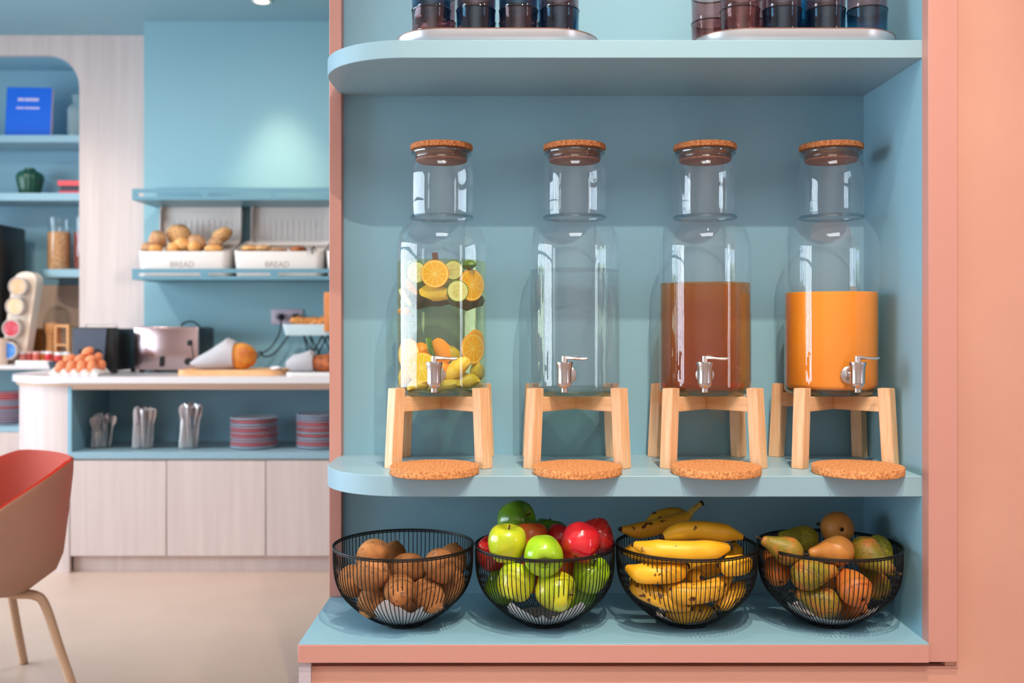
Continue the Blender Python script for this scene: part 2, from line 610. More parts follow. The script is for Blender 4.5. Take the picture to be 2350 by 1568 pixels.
# ceiling spotlights with their light
LAMP_RING = mat('lamp_ring', (230, 230, 228), 0.4)
LENS = mat('lamp_lens', (255, 240, 220), 0.4, emit=(255, 226, 190), emit_s=6)
spot_names = ['ceiling spotlight in front of the shelves, farthest from them', 'ceiling spotlight in front of the shelves, middle one', 'ceiling spotlight closest above the shelves', 'ceiling spotlight above the bread shelves', 'ceiling spotlight in front of the arched niche', 'added fill spotlight above the floor by the buffet', 'added fill spotlight above the floor near the chair']
for k, (x, y, aim, watt, cone, col) in enumerate(SPOTS):
    cz = CEIL if k >= 3 else CEILF
    t = thing('ceiling_spotlight', spot_names[k], 'light', (x, y, cz))
    obj('ring', lathe([(0.034, -0.001), (0.034, -0.006), (0.048, -0.006), (0.05, -0.001)], 32), LAMP_RING, t)
    obj('lens', lathe([(0, -0.002), (0.034, -0.002)], 32), LENS, t)
    l = bpy.data.lights.new('spot', 'SPOT')
    l.energy, l.spot_size, l.spot_blend, l.shadow_soft_size, l.color = watt, R(cone), 0.9, 0.016, col
    if k >= 3:
        l.shadow_soft_size = 0.06
        l.spot_blend = 1.0
    lo = bpy.data.objects.new('spot', l)
    C.objects.link(lo)
    lo.parent = t
    lo.location = (0, 0, -0.02)
    lo.rotation_euler = (Vector(aim) - Vector((x, y, cz - 0.02))).to_track_quat('-Z', 'Y').to_euler()

t = thing('fill_panel', 'added fill panel in the high ceiling behind the camera', 'light', (0.1, -2.9, CEILF))
obj('fill_frame', holed_plate([-1.0, -0.95, 0.95, 1.0], [-0.7, -0.65, 0.65, 0.7], {(1, 1)}, 0.001, 0.02), LAMP_RING, t, rot=(R(-90), 0, 0), smooth=False)
l = bpy.data.lights.new('panel', 'AREA')  # unseen soft fill, added to brighten the upper back of the shelves
l.shape, l.size, l.size_y, l.energy, l.color = 'RECTANGLE', 1.88, 1.28, 50, (0.92, 0.96, 1.0)
lo = bpy.data.objects.new('panel', l)
C.objects.link(lo)
lo.parent = t
lo.location = (0, 0, -0.012)

# ---------------------------------------------------------------- drink dispensers
JP = [(0.002, 0.0), (0.085, 0.0), (0.095, 0.003), (0.0995, 0.010), (0.100, 0.020), (0.100, 0.100), (0.100, 0.200), (0.100, 0.318), (0.0985, 0.334), (0.0945, 0.348), (0.088, 0.360), (0.080, 0.371), (0.0725, 0.380), (0.0685, 0.385), (0.0672, 0.389), (0.0678, 0.394), (0.0690, 0.399), (0.0695, 0.420), (0.0695, 0.480), (0.0685, 0.494), (0.0655, 0.506), (0.0615, 0.514), (0.0595, 0.519), (0.061, 0.5225), (0.0655, 0.525), (0.067, 0.529), (0.0665, 0.533), (0.063, 0.535)]
JAR_ME = mesh(lathe(JP, 72), GLASS, True, 60)
BASE_ME = mesh(lathe([(0, 0.0012), (0.083, 0.0012), (0.094, 0.004), (0.0985, 0.010), (0.094, 0.0125), (0, 0.0125)], 64), GLASS_BASE)
BEAD_ME = mesh(lathe([(0.0640, 0.5335), (0.0668, 0.5305), (0.0668, 0.5275), (0.0640, 0.5245), (0.0615, 0.529), (0.064, 0.5335)], 64), GLASS_EDGE)
STEP_ME = mesh(lathe([(0.0685, 0.3845), (0.0705, 0.387), (0.0685, 0.3915), (0.0668, 0.3885), (0.0685, 0.3845)], 64), GLASS_EDGE)
LID_ME = mesh(lathe([(0, 0.535), (0.065, 0.535), (0.0682, 0.5365), (0.0688, 0.5415), (0.0680, 0.5465), (0.066, 0.548), (0, 0.548)], 64), CORK_LID)
PLUG_ME = mesh(lathe([(0, 0.510), (0.053, 0.510), (0.056, 0.512), (0.0568, 0.534), (0, 0.534)], 64), mat('cork_plug', (150, 92, 66), 0.7, col2=(112, 66, 48), vscale=200))
SEAL_ME = mesh(lathe([(0.0570, 0.516), (0.0590, 0.5175), (0.0570, 0.519), (0.0590, 0.5225), (0.0570, 0.524), (0.0560, 0.520), (0.0570, 0.516)], 64), thin_glass('silicone_seal', (0.75, 0.66, 0.62), 0.2, 1.0))
TAP_ME = mesh(lathe([(0, -0.0300), (0.0060, -0.0300), (0.0068, -0.0292), (0.0068, -0.0215), (0.0085, -0.0205), (0.0125, -0.0165), (0.0140, -0.0115), (0.0140, -0.0105), (0.0150, -0.0098), (0.0146, 0.000), (0.0150, 0.014), (0.0162, 0.024), (0.0180, 0.0310), (0.0178, 0.0325), (0.0165, 0.0332), (0, 0.0332)], 40), STEEL)
def tap_handle():
    bm = lathe([(0, 0.033), (0.0062, 0.033), (0.0062, 0.0425), (0.0058, 0.0450), (0, 0.0452)], 20)
    prof = [(0.000, 0.0415, 0.0040), (0.008, 0.0418, 0.0040), (0.018, 0.0408, 0.0032), (0.030, 0.0398, 0.0031), (0.041, 0.0395, 0.0036), (0.046, 0.0402, 0.0028), (0.0475, 0.0408, 0.0010)]
    rows = []
    for x, z, h in prof:
        w = 0.0055 if x < 0.03 else 0.0068
        if x > 0.045:
            w = 0.0035
        rows.append([Vector((x, w * math.cos(a), z + h * math.sin(a))) for a in [2 * PI * i / 12 for i in range(12)]])
    grid_faces(bm, rows, True, True, True)
    return bm
HANDLE_ME = mesh(tap_handle(), mat('satin_steel', (222, 212, 212), 0.32, metal=1.0))
SPOUT_ME = mesh(tube([(0, 0.010, 0.004), (0, 0.046, 0.004)], 0.0075, 16), STEEL)
WASHER_ME = mesh(lathe([(0, -0.004), (0.0185, -0.004), (0.0195, -0.001), (0.0190, 0.0005), (0.0120, 0.0040), (0.0, 0.0045)], 32), STEEL)

def liq_mesh(level, m, r=0.0972):
    return mesh(lathe([(0, 0.0135), (0.090, 0.0135), (r - 0.002, 0.017), (r, 0.024), (r, level - 0.0006), (r - 0.002, level), (0, level)], 72), m, True, 50)

INFUSION = thin_glass('infused_water', (0.91, 0.92, 0.72), 0.0, 0.5)
WATER = liquid('water', (0.985, 0.99, 1.0), 0.0, (0.55, 0.78, 0.80), 1.33, 0.82)
TEA = liquid('iced_tea', (1.0, 1.0, 0.98), 20.0, (0.99, 0.64, 0.0), 1.33, 0.8, (196, 98, 0), 0.15)
JUICE = mat('orange_juice', (255, 148, 8), 0.5, spec=0.2, sss=0.25)
DZ = 0.997
JY = 2.19 - D0
jars = [
    (-0.1577, 0.292, INFUSION, -2, 'glass drink dispenser with orange and cucumber infused water', 'infused water'),
    (0.1346, 0.273, WATER, -12, 'glass drink dispenser holding plain clear water', 'clear water'),
    (0.4217, 0.244, TEA, -11, 'glass drink dispenser holding amber brown iced tea', 'amber tea'),
    (0.6990, 0.223, JUICE, 4, 'glass drink dispenser holding opaque orange juice', 'orange juice'),
]
for k, (x, lev, lm, ang, lab, liq) in enumerate(jars):
    t = thing('drink_dispenser', lab, 'dispenser', (x, JY, DZ), group='drink dispensers on the shelf')
    j = obj('jar', JAR_ME, parent=t)
    obj('neck_ring', STEP_ME, parent=j)
    obj('rim', BEAD_ME, parent=j)
    obj('glass_base', BASE_ME, parent=j)
    li = obj('lid', LID_ME, parent=t, label='flat cork lid')
    obj('plug', PLUG_ME, parent=li)
    obj('seal', SEAL_ME, parent=li)
    obj('liquid', liq_mesh(lev, lm), parent=t, label=liq)
    tp = obj('tap', TAP_ME, parent=t, label='brushed steel tap')
    a = R(ang)
    tp.location = (0.1405 * math.sin(a), -0.1405 * math.cos(a), 0.043)
    tp.rotation_euler = (0, 0, a)
    obj('handle', HANDLE_ME, parent=tp, rot=(0, 0, R([2, 2, 2, 4][k])))
    obj('spout', SPOUT_ME, parent=tp)
    obj('washer', WASHER_ME, parent=tp, loc=(0, 0.0400, 0.004), rot=(R(90), 0, 0))

# ---------------------------------------------------------------- bamboo stands and cork coasters
def stand_leg(sx, sy):
    w = 0.0133
    rows = []
    for z, o in ((0.0, 0.0955), (0.168, 0.0885)):
        cx, cy = sx * o, sy * (o - 0.0015)
        rows.append([Vector((cx + dx * w * 1.414, cy + dy * w * 1.414, z)) for dx, dy in ((1, 0), (0, 1), (-1, 0), (0, -1))])
    bm = BM()
    grid_faces(bm, rows, True, True, True)
    bmesh.ops.bevel(bm, geom=bm.edges[:], offset=0.0012, segments=2, affect='EDGES')
    bmesh.ops.recalc_face_normals(bm, faces=bm.faces[:])
    return bm
LEGS = [mesh(stand_leg(sx, sy), BAMBOO, True, 30) for sx in (-1, 1) for sy in (-1, 1)]
def crossbar(a):
    bm = box((-0.120, -0.0105, 0.118), (0.120, 0.0105, 0.149), 0.001, 1)
    bmesh.ops.rotate(bm, verts=bm.verts, cent=(0, 0, 0), matrix=Matrix.Rotation(R(a), 3, 'Z'))
    return bm
def crossbar_half(a, s):
    bm = box((0.0106, -0.0105, 0.118), (0.120, 0.0105, 0.149), 0.001, 1)
    bmesh.ops.rotate(bm, verts=bm.verts, cent=(0, 0, 0), matrix=Matrix.Rotation(R(a + (180 if s < 0 else 0)), 3, 'Z'))
    return bm
BAMBOO_H = mat('bamboo_bar', (234, 186, 140), 0.42, spec=0.35, col2=(220, 164, 116), vscale=9, vstretch=(1, 1, 10))
BARS = [mesh(crossbar(45), BAMBOO_H, True, 30), mesh(crossbar_half(135, 1), BAMBOO_H, True, 30), mesh(crossbar_half(135, -1), BAMBOO_H, True, 30)]
COASTER = mesh(lathe([(0, 0.0), (0.0890, 0.0), (0.0905, 0.0015), (0.0905, 0.0150), (0.0895, 0.0162), (0, 0.0162)], 72), CORK)
under = ['the fruit-infused water dispenser', 'the clear water dispenser', 'the iced tea dispenser', 'the orange juice dispenser']
cx = [-0.160, 0.130, 0.412, 0.700]
for k in range(4):
    t = thing('dispenser_stand', 'bamboo four-legged stand under ' + under[k], 'stand', (jars[k][0], JY, ZS), group='bamboo stands')
    for me in LEGS:
        obj('leg', me, parent=t)
    for me in BARS:
        obj('crossbar', me, parent=t)
    obj('coaster', COASTER, loc=(cx[k], 2.024 - D0, ZS), rot=(0, 0, k * 1.3), label='round cork drip coaster in front of ' + under[k], cat='coaster', group='cork coasters')

# things inside the infused water -------------------------------------------------
def slice_mat(name, flesh, flesh2, line, rim, n):
    m, nt, b = new_mat(name)
    L = nt.links
    tc = N(nt, 'ShaderNodeTexCoord')
    sp = N(nt, 'ShaderNodeSeparateXYZ')
    L.new(tc.outputs['Object'], sp.inputs[0])
    at = N(nt, 'ShaderNodeMath', operation='ARCTAN2')
    L.new(sp.outputs['Y'], at.inputs[0])
    L.new(sp.outputs['X'], at.inputs[1])
    mu = N(nt, 'ShaderNodeMath', operation='MULTIPLY')
    mu.inputs[1].default_value = n / (2 * PI)
    L.new(at.outputs[0], mu.inputs[0])
    fr = N(nt, 'ShaderNodeMath', operation='PINGPONG')
    fr.inputs[1].default_value = 0.5
    L.new(mu.outputs[0], fr.inputs[0])
    ln = N(nt, 'ShaderNodeVectorMath', operation='LENGTH')
    cb = N(nt, 'ShaderNodeCombineXYZ')
    L.new(sp.outputs['X'], cb.inputs[0])
    L.new(sp.outputs['Y'], cb.inputs[1])
    L.new(cb.outputs[0], ln.inputs[0])
    wd = N(nt, 'ShaderNodeMath', operation='MULTIPLY')      # membrane half width stays constant
    L.new(fr.outputs[0], wd.inputs[0])
    L.new(ln.outputs['Value'], wd.inputs[1])
    th = N(nt, 'ShaderNodeMath', operation='LESS_THAN')
    th.inputs[1].default_value = 0.0011
    L.new(wd.outputs[0], th.inputs[0])
    nz = N(nt, 'ShaderNodeTexNoise')
    nz.inputs['Scale'].default_value = 300
    L.new(tc.outputs['Object'], nz.inputs['Vector'])
    m1 = N(nt, 'ShaderNodeMix', data_type='RGBA')
    m1.inputs['A'].default_value = lin(flesh)
    m1.inputs['B'].default_value = lin(flesh2)
    L.new(nz.outputs['Fac'], m1.inputs['Factor'])
    m2 = N(nt, 'ShaderNodeMix', data_type='RGBA')
    m2.inputs['B'].default_value = lin(line)
    L.new(m1.outputs['Result'], m2.inputs['A'])
    L.new(th.outputs[0], m2.inputs['Factor'])
    L.new(m2.outputs['Result'], b.inputs['Base Color'])
    b.inputs['Roughness'].default_value = 0.3
    b.inputs['Subsurface Weight'].default_value = 0.0
    return m
ORANGE_FLESH = slice_mat('orange_flesh', (255, 196, 20), (255, 176, 10), (255, 224, 120), None, 10)
LEMON_FLESH = slice_mat('lemon_flesh', (255, 214, 40), (252, 204, 30), (255, 236, 140), None, 10)
ORANGE_RIND = mat('orange_rind', (255, 160, 12), 0.4, bump=0.15, bscale=500)
PITH = mat('citrus_pith', (255, 226, 130), 0.6)
CUC_FLESH = mat('cucumber_flesh', (222, 222, 170), 0.4)
CUC_CORE = mat('cucumber_core', (196, 192, 124), 0.4, col2=(228, 222, 176), vscale=160)
CUC_RIND = mat('cucumber_rind', (58, 104, 20), 0.4, col2=(104, 140, 44), vscale=120)
LEMON_CHUNK = mat('citrus_pulp', (250, 200, 40), 0.4, col2=(255, 222, 110), vscale=60)
GINGER = mat('ginger_flesh', (222, 196, 70), 0.5, col2=(196, 180, 60), vscale=50)
BARK = mat('cinnamon_bark', (96, 66, 52), 0.8)
LEAF = mat('mint_leaf', (62, 108, 32), 0.5, col2=(90, 130, 50), vscale=60)
DARKREFL = mat('dark_reflection_tone', (60, 72, 40), 0.6, col2=(96, 92, 50), vscale=40)  # dark tone imitating internal reflection in the water

def citrus(r, flesh=None):
    bm = lathe([(0, 0.0016), (r * 0.84, 0.0016)], 40)
    f = mesh(bm, flesh or ORANGE_FLESH)
    back = mesh(lathe([(r * 0.84, -0.0016), (0, -0.0016)], 40), flesh or ORANGE_FLESH)
    pith = mesh(lathe([(r * 0.84, 0.0017), (r * 0.93, 0.0018), (r * 0.93, -0.0018), (r * 0.84, -0.0017), (r * 0.84, 0.0017)], 40), PITH)
    rind = mesh(lathe([(r * 0.93, 0.0019), (r * 0.98, 0.0016), (r, 0.0), (r * 0.98, -0.0016), (r * 0.93, -0.0019), (r * 0.93, 0.0019)], 40), ORANGE_RIND)
    return [('flesh', f), ('flesh', back), ('pith', pith), ('rind', rind)]
def cucumber(r):
    return [('core', mesh(lathe([(0, 0.0017), (r * 0.55, 0.0016), (r * 0.55, -0.0016), (0, -0.0017)], 32, fn=lambda p, a: p * (1 + 0.08 * math.cos(3 * a)) if False else Vector((p.x * (1 + 0.1 * math.cos(3 * a)), p.y * (1 + 0.1 * math.cos(3 * a)), p.z))), CUC_CORE)),
            ('flesh', mesh(lathe([(0, 0.0012), (r * 0.93, 0.0014), (r * 0.93, -0.0014), (0, -0.0012)], 40), CUC_FLESH)),
            ('rind', mesh(lathe([(r * 0.92, 0.0016), (r * 0.99, 0.0014), (r, 0), (r * 0.99, -0.0014), (r * 0.92, -0.0016), (r * 0.92, 0.0016)], 40), CUC_RIND))]
JCX, JCY = jars[0][0], JY
def inside(p, ex, ey):
    """keep a piece of half-extents ex, ey within the jar wall"""
    dx, dy = p.x - JCX, p.y - JCY
    for _ in range(40):
        if math.hypot(abs(dx) + ex * 0.8, abs(dy) + ey * 0.5) <= 0.0965:
            break
        dx *= 0.96
        if math.hypot(abs(dx) + ex * 0.8, abs(dy) + ey * 0.5) > 0.0965:
            dy *= 0.97
    return Vector((JCX + dx, JCY + dy, p.z))
def put_slice(name, parts, px, py, d, tilt, label, cat, sx=1.0):
    # disc normal starts along +z; stand it up facing the camera, then turn (tilt = yaw, pitch, roll)
    rr = max(v.co.x for v in parts[-1][1].vertices)
    t = thing(name, label, cat, inside(P(px, py, d), rr * math.cos(R(tilt[0])), rr * abs(math.sin(R(tilt[0])))))
    t.rotation_euler = Euler((R(90 + tilt[1]), R(tilt[2]), R(tilt[0])), 'XYZ')
    for n, me in parts:
        obj(n, me, parent=t)
    return t
O1, O2, O3 = citrus(0.030), citrus(0.035), citrus(0.0335, LEMON_FLESH)
C1, C2 = cucumber(0.0235), cucumber(0.0215)
put_slice('orange_slice', O1, 998, 629, 2.107, (0, 6, 0), 'orange slice with pale spokes floating at the centre of the water surface', 'orange slice')
put_slice('orange_slice', O2, 1082, 655, 2.168, (40, 0, 20), 'large orange slice turned sideways at the right of the floating fruit', 'orange slice')
put_slice('cucumber_slice', C1, 954, 625, 2.125, (-16, 4, 0), 'cucumber slice floating left of the central orange slice', 'cucumber slice')
put_slice('cucumber_slice', C2, 1040, 620, 2.128, (14, 6, 10), 'cucumber slice half under the water surface right of the orange slice', 'cucumber slice')
put_slice('cucumber_slice', C1, 1054, 668, 2.112, (10, -4, 0), 'lowest cucumber slice overlapping the large orange slice', 'cucumber slice')
put_slice('orange_slice', citrus(0.036, LEMON_FLESH), 936, 815, 2.175, (-44, 0, 0), 'yellow citrus slice standing against the left glass near the bottom', 'orange slice')
put_slice('orange_slice', O3, 955, 845, 2.110, (-14, -8, 30), 'round yellow citrus slice left of the tap', 'orange slice')
put_slice('orange_slice', citrus(0.034), 1085, 801, 2.170, (44, 0, 15), 'orange slice leaning against the right glass above the bottom', 'orange slice')
put_slice('orange_slice', citrus(0.026), 1092, 783, 2.200, (50, 0, 0), 'orange slice behind the one leaning on the right glass', 'orange slice')
def chunk(name, px, py, d, r, m, label, cat, seed, rot=(0, 0, 0)):
    return obj(name, blob(r[0], r[1], r[2], 0.35, 1.2, seed, 2), m, loc=inside(P(px, py, d), r[0] * abs(math.cos(rot[1])) + r[2] * abs(math.sin(rot[1])), r[1]), rot=rot, label=label, cat=cat)
chunk('citrus_half', 998, 670, 2.128, (0.032, 0.012, 0.020), LEMON_CHUNK, 'ragged yellow citrus half below the central orange slice', 'fruit piece', 1, (0, R(8), 0))
chunk('orange_wedge', 944, 660, 2.165, (0.018, 0.010, 0.007), ORANGE_RIND, 'thin orange wedge slanting below the left cucumber slice', 'fruit piece', 2, (0, R(48), 0))
chunk('cucumber_strip', 930, 683, 2.170, (0.022, 0.008, 0.006), CUC_FLESH, 'pale cucumber strip slanting at the left glass', 'fruit piece', 3, (0, R(56), 0))
chunk('orange_wedge', 928, 714, 2.180, (0.014, 0.016, 0.008), ORANGE_RIND, 'orange wedge at the lower left of the floating fruit', 'fruit piece', 4)
chunk('cucumber_strip', 928, 695, 2.185, (0.012, 0.010, 0.010), CUC_RIND, 'green cucumber end above the lower left orange wedge', 'fruit piece', 5)
chunk('cucumber_strip', 1076, 608, 2.160, (0.016, 0.010, 0.010), CUC_RIND, 'green cucumber end just under the surface at the right', 'fruit piece', 6)
chunk('dark_reflection', 1010, 655, 2.225, (0.078, 0.030, 0.045), DARKREFL, 'dark lump added for the reflection behind the fruit slices', 'inner_reflection', 7)  # solid lumps imitate the dark reflection band under the surface
chunk('dark_reflection', 1072, 690, 2.205, (0.040, 0.030, 0.022), DARKREFL, 'dark lump added for the reflection below the large orange slice', 'inner_reflection', 8)
chunk('dark_reflection', 952, 690, 2.205, (0.040, 0.030, 0.020), DARKREFL, 'dark lump added for the reflection behind the pale cucumber strip', 'inner_reflection', 9)
obj('cucumber_strip', tube([P(983, 776, 2.140), P(987, 797, 2.135), P(994, 826, 2.14)], 0.0065, 8), CUC_RIND, label='upright green cucumber strip above the tap', cat='fruit piece')
chunk('orange_wedge', 1012, 806, 2.150, (0.020, 0.010, 0.030), ORANGE_RIND, 'orange wedge above the tap handle', 'fruit piece', 10, (0, R(-35), 0))
chunk('orange_wedge', 966, 806, 2.175, (0.022, 0.012, 0.018), ORANGE_RIND, 'orange wedge behind the green strip', 'fruit piece', 11)
chunk('citrus_chunk', 1052, 846, 2.130, (0.036, 0.016, 0.018), LEMON_CHUNK, 'pale yellow citrus chunk right of the tap', 'fruit piece', 12, (0, R(-40), 0))
chunk('citrus_chunk', 1012, 850, 2.150, (0.026, 0.014, 0.024), ORANGE_RIND, 'orange chunk behind the tap', 'fruit piece', 13)
chunk('citrus_chunk', 1034, 812, 2.180, (0.026, 0.014, 0.016), GINGER, 'yellow-green chunk behind the tap handle', 'fruit piece', 14, (0, R(30), 0))
chunk('citrus_chunk', 1078, 876, 2.140, (0.034, 0.016, 0.017), GINGER, 'yellow-green chunk at the lower right of the jar', 'fruit piece', 15)
chunk('citrus_chunk', 1096, 852, 2.190, (0.016, 0.018, 0.022), GINGER, 'yellow-green chunk against the right glass', 'fruit piece', 16)
chunk('citrus_chunk', 1020, 886, 2.120, (0.040, 0.012, 0.012), GINGER, 'flat yellow-green piece on the jar floor below the tap', 'fruit piece', 17, (0, R(-12), 0))
chunk('citrus_chunk', 948, 884, 2.120, (0.026, 0.012, 0.012), LEMON_CHUNK, 'flat yellow peel on the jar floor left of the tap', 'fruit piece', 18, (0, R(-10), 0))
chunk('citrus_chunk', 1000, 880, 2.190, (0.060, 0.030, 0.016), GINGER, 'pile of sunken peel at the back of the jar floor', 'fruit piece', 19)
chunk('orange_wedge', 925, 868, 2.185, (0.014, 0.020, 0.024), LEMON_CHUNK, 'yellow wedge at the far left of the jar floor', 'fruit piece', 20)
t = thing('cinnamon_stick', 'dark cinnamon stick poking out of the infused water', 'spice', P(1003, 596, 2.150))
for dx, a in ((-0.003, -16), (0.004, -28)):
    obj('quill', tube([(dx, 0, -0.030), (dx + 0.016 * math.sin(R(a)) * 1.0, 0, 0.015)], 0.0042, 8), BARK, t)

# ---------------------------------------------------------------- trays of stacked tumblers
TRAY = mat('pale_metal_tray', (206, 206, 214), 0.3, metal=0.6)
TRAY_RIM = mat('tray_copper_rim', (150, 104, 84), 0.4, metal=0.5)
def tray(cxp, w, d, yc, label):
    z0 = ZU
    t = thing('serving_tray', label, 'tray', (cxp, yc, z0), group='trays of tumblers')
    rows = []
    for off, z in ((-0.016, 0.0), (-0.012, 0.001), (-0.003, 0.010), (0.0, 0.026), (0.0005, 0.030)):
        r = 0.105 + off
        rows.append([Vector((x, y, z)) for x, y in rrect(-w / 2 - off, w / 2 + off, -d / 2 - off, d / 2 + off, r, 10)])
    rows.append([Vector((x, y, 0.030)) for x, y in rrect(-w / 2 + 0.0015, w / 2 - 0.0015, -d / 2 + 0.0015, d / 2 - 0.0015, 0.104, 10)])
    rows.append([Vector((x, y, 0.004)) for x, y in rrect(-w / 2 + 0.018, w / 2 - 0.018, -d / 2 + 0.018, d / 2 - 0.018, 0.088, 10)])
    rows = [[Vector((p.x, p.y, p.z)) for p in r] for r in rows]
    bm = BM()
    grid_faces(bm, rows, True, True, True)
    bmesh.ops.recalc_face_normals(bm, faces=bm.faces[:])
    obj('dish', bm, TRAY, t)
    ring = [Vector((x, y, 0.0305)) for x, y in rrect(-w / 2, w / 2, -d / 2, d / 2, 0.105, 10)]
    obj('rim', tube(ring, 0.0012, 6, closed=True), TRAY_RIM, t)
    return t
TY = 0.165
tray(-0.034, 0.425, 0.285, TY, 'pale metal tray with tumblers at the left of the top shelf')
tray(0.592, 0.425, 0.285, TY, 'pale metal tray with tumblers at the right of the top shelf')
SMOKE = thin_glass('smoky_purple_glass', (0.84, 0.70, 0.71), 0.0, 1.6)
BLUEG = thin_glass('deep_blue_glass', (0.36, 0.62, 0.74), 0.0, 1.6)
tprof = [(0, 0.0), (0.034, 0.0), (0.0375, 0.002), (0.0395, 0.008), (0.0405, 0.060), (0.0410, 0.082), (0.0400, 0.0828), (0.0392, 0.082), (0.0385, 0.060), (0.0375, 0.012), (0.034, 0.009), (0, 0.009)]
T_SM = mesh(lathe(tprof, 40), SMOKE)
T_BL = mesh(lathe(tprof, 40), BLUEG)
TRIM_S = mesh(lathe([(0.0412, 0.0795), (0.0418, 0.0812), (0.0408, 0.0830), (0.0392, 0.0826), (0.0412, 0.0795)], 40), thin_glass('smoky_rim', (0.42, 0.30, 0.30), 0.05, 1.6))
TRIM_B = mesh(lathe([(0.0412, 0.0795), (0.0418, 0.0812), (0.0408, 0.0830), (0.0392, 0.0826), (0.0412, 0.0795)], 40), thin_glass('blue_rim', (0.10, 0.22, 0.30), 0.05, 1.6))
def stack(x, y, order, where):
    for k, c in enumerate(order):
        tier = ['bottom', 'second', 'third'][k]
        col = 'smoky purple' if c == 's' else 'deep blue'
        t = thing('tumbler', '%s tumbler, %s of the %s' % (col, tier, where), 'glass', (x, y, ZU + 0.0045 + k * 0.058), group='stacked tumblers on the trays')
        obj('glass_body', T_SM if c == 's' else T_BL, parent=t)
        obj('rim', TRIM_S if c == 's' else TRIM_B, parent=t)
fr = TY - 0.075
for k, (px, order) in enumerate(((990, 'sb'), (1092, 'bs'), (1190, 'sb'), (1284, 'bs'))):
    stack(P(px, 0, fr + D0).x, fr, order, '%s stack, front row, left tray' % ['first', 'second', 'third', 'fourth'][k])
for k, (px, order) in enumerate(((1003, 'ss'), (1095, 'sb'), (1188, 'bs'), (1277, 'sb'))):
    stack(P(px, 0, fr + 0.086 + D0).x, fr + 0.086, order, '%s stack, middle row, left tray' % ['first', 'second', 'third', 'fourth'][k])
for k, (px, order) in enumerate(((1698, 'ss'), (1794, 'bs'), (1894, 'bs'), (1990, 'bs'))):
    stack(P(px, 0, fr + D0).x, fr, order, '%s stack, front row, right tray' % ['first', 'second', 'third', 'fourth'][k])
for k, (px, order) in enumerate(((1630, 'ss'), (1716, 'ss'), (1806, 'sb'), (1890, 'sb'))):
    stack(P(px, 0, fr + 0.086 + D0).x, fr + 0.086, order, '%s stack, middle row, right tray' % ['first', 'second', 'third', 'fourth'][k])

# ---------------------------------------------------------------- buffet counter behind
FD = 4.60 - D0                  # plane of the cabinet doors
ZC = 0.910                      # worktop height
def y_of(d):
    return d - D0
t = thing('worktop', 'long white worktop with a rounded left end under the toasters', 'worktop')
def slab_poly(o):
    return [(2.2, FD - o)] + list(reversed(arc(-2.06, FD + 0.36, 0.36 + o, 180, 270, 16))) + [(-2.42 - o, WW - 0.002), (-1.987, WW - 0.002), (-1.987, BW - 0.002), (2.2, BW - 0.002)]
obj('slab', prism(slab_poly(0.03), ZC - 0.030, ZC), COUNTER, t, ang=25)
obj('wood_edge', prism(slab_poly(0.012), ZC - 0.046, ZC - 0.030), COUNTER_WOOD, t, ang=25)
pa = arc(-2.06, FD + 0.36, 0.36, 180, 270, 16)
pb = list(reversed(arc(-2.06, FD + 0.36, 0.335, 180, 270, 16)))
obj('rounded_end_panel', prism([(-2.42, WW - 0.002)] + pa + [(-2.052, FD), (-2.052, FD + 0.025)] + pb + [(-2.395, WW - 0.002)], 0.0, ZC - 0.046), LAMINATE, label='curved pale wood end panel of the buffet counter', cat='panel', ang=25)
def px_x(px, d):
    return (px - 1178) * d / F_PX
xs = [px_x(160, 4.6), px_x(382, 4.6), px_x(610, 4.6), px_x(838, 4.6), px_x(1066, 4.6)]
names = ['leftmost pale wood cabinet under the buffet, beside the rounded end', 'middle pale wood cabinet under the buffet, below the plate stacks', 'pale wood cabinet under the buffet, next to the pink strip', 'pale wood cabinet under the buffet, behind the shelf unit']
for k in range(4):
    t = thing('base_cabinet', names[k], 'cabinet', group='cabinets under the buffet')
    x0, x1 = xs[k], xs[k + 1]
    obj('carcass', box((x0 + 0.001, FD + 0.02, 0.078), (x1 - 0.001, BW - 0.01, 0.528)), LAMINATE, t)
    obj('door', box((x0 + 0.002, FD, 0.080), (x1 - 0.002, FD + 0.019, 0.520), 0.0015, 1), LAMINATE, t)
struct('baseboard_buffet', box((-2.05, FD + 0.04, 0), (xs[4], FD + 0.06, 0.078)), LAMINATE, 'recessed pale wood plinth under the buffet cabinets')
NX0, NX1 = -2.058, xs[4]
t = thing('open_shelf_unit', 'teal open compartment with cutlery and plates under the white worktop', 'shelf')
obj('bottom_board', box((NX0, FD - 0.004, 0.530), (NX1, FD + 0.45, 0.560), 0.001, 1), TEAL_EDGE, t)
obj('side_panel', box((NX0, FD - 0.003, 0.560), (NX0 + 0.018, FD + 0.45, ZC - 0.047)), TEAL, t)
obj('back_panel', box((NX0 + 0.018, FD + 0.43, 0.560), (NX1, FD + 0.45, ZC - 0.047)), TEAL, t)
obj('top_panel', box((NX0 + 0.018, FD - 0.001, ZC - 0.060), (NX1, FD + 0.43, ZC - 0.047)), COUNTER_WOOD, t)
NF = 0.560

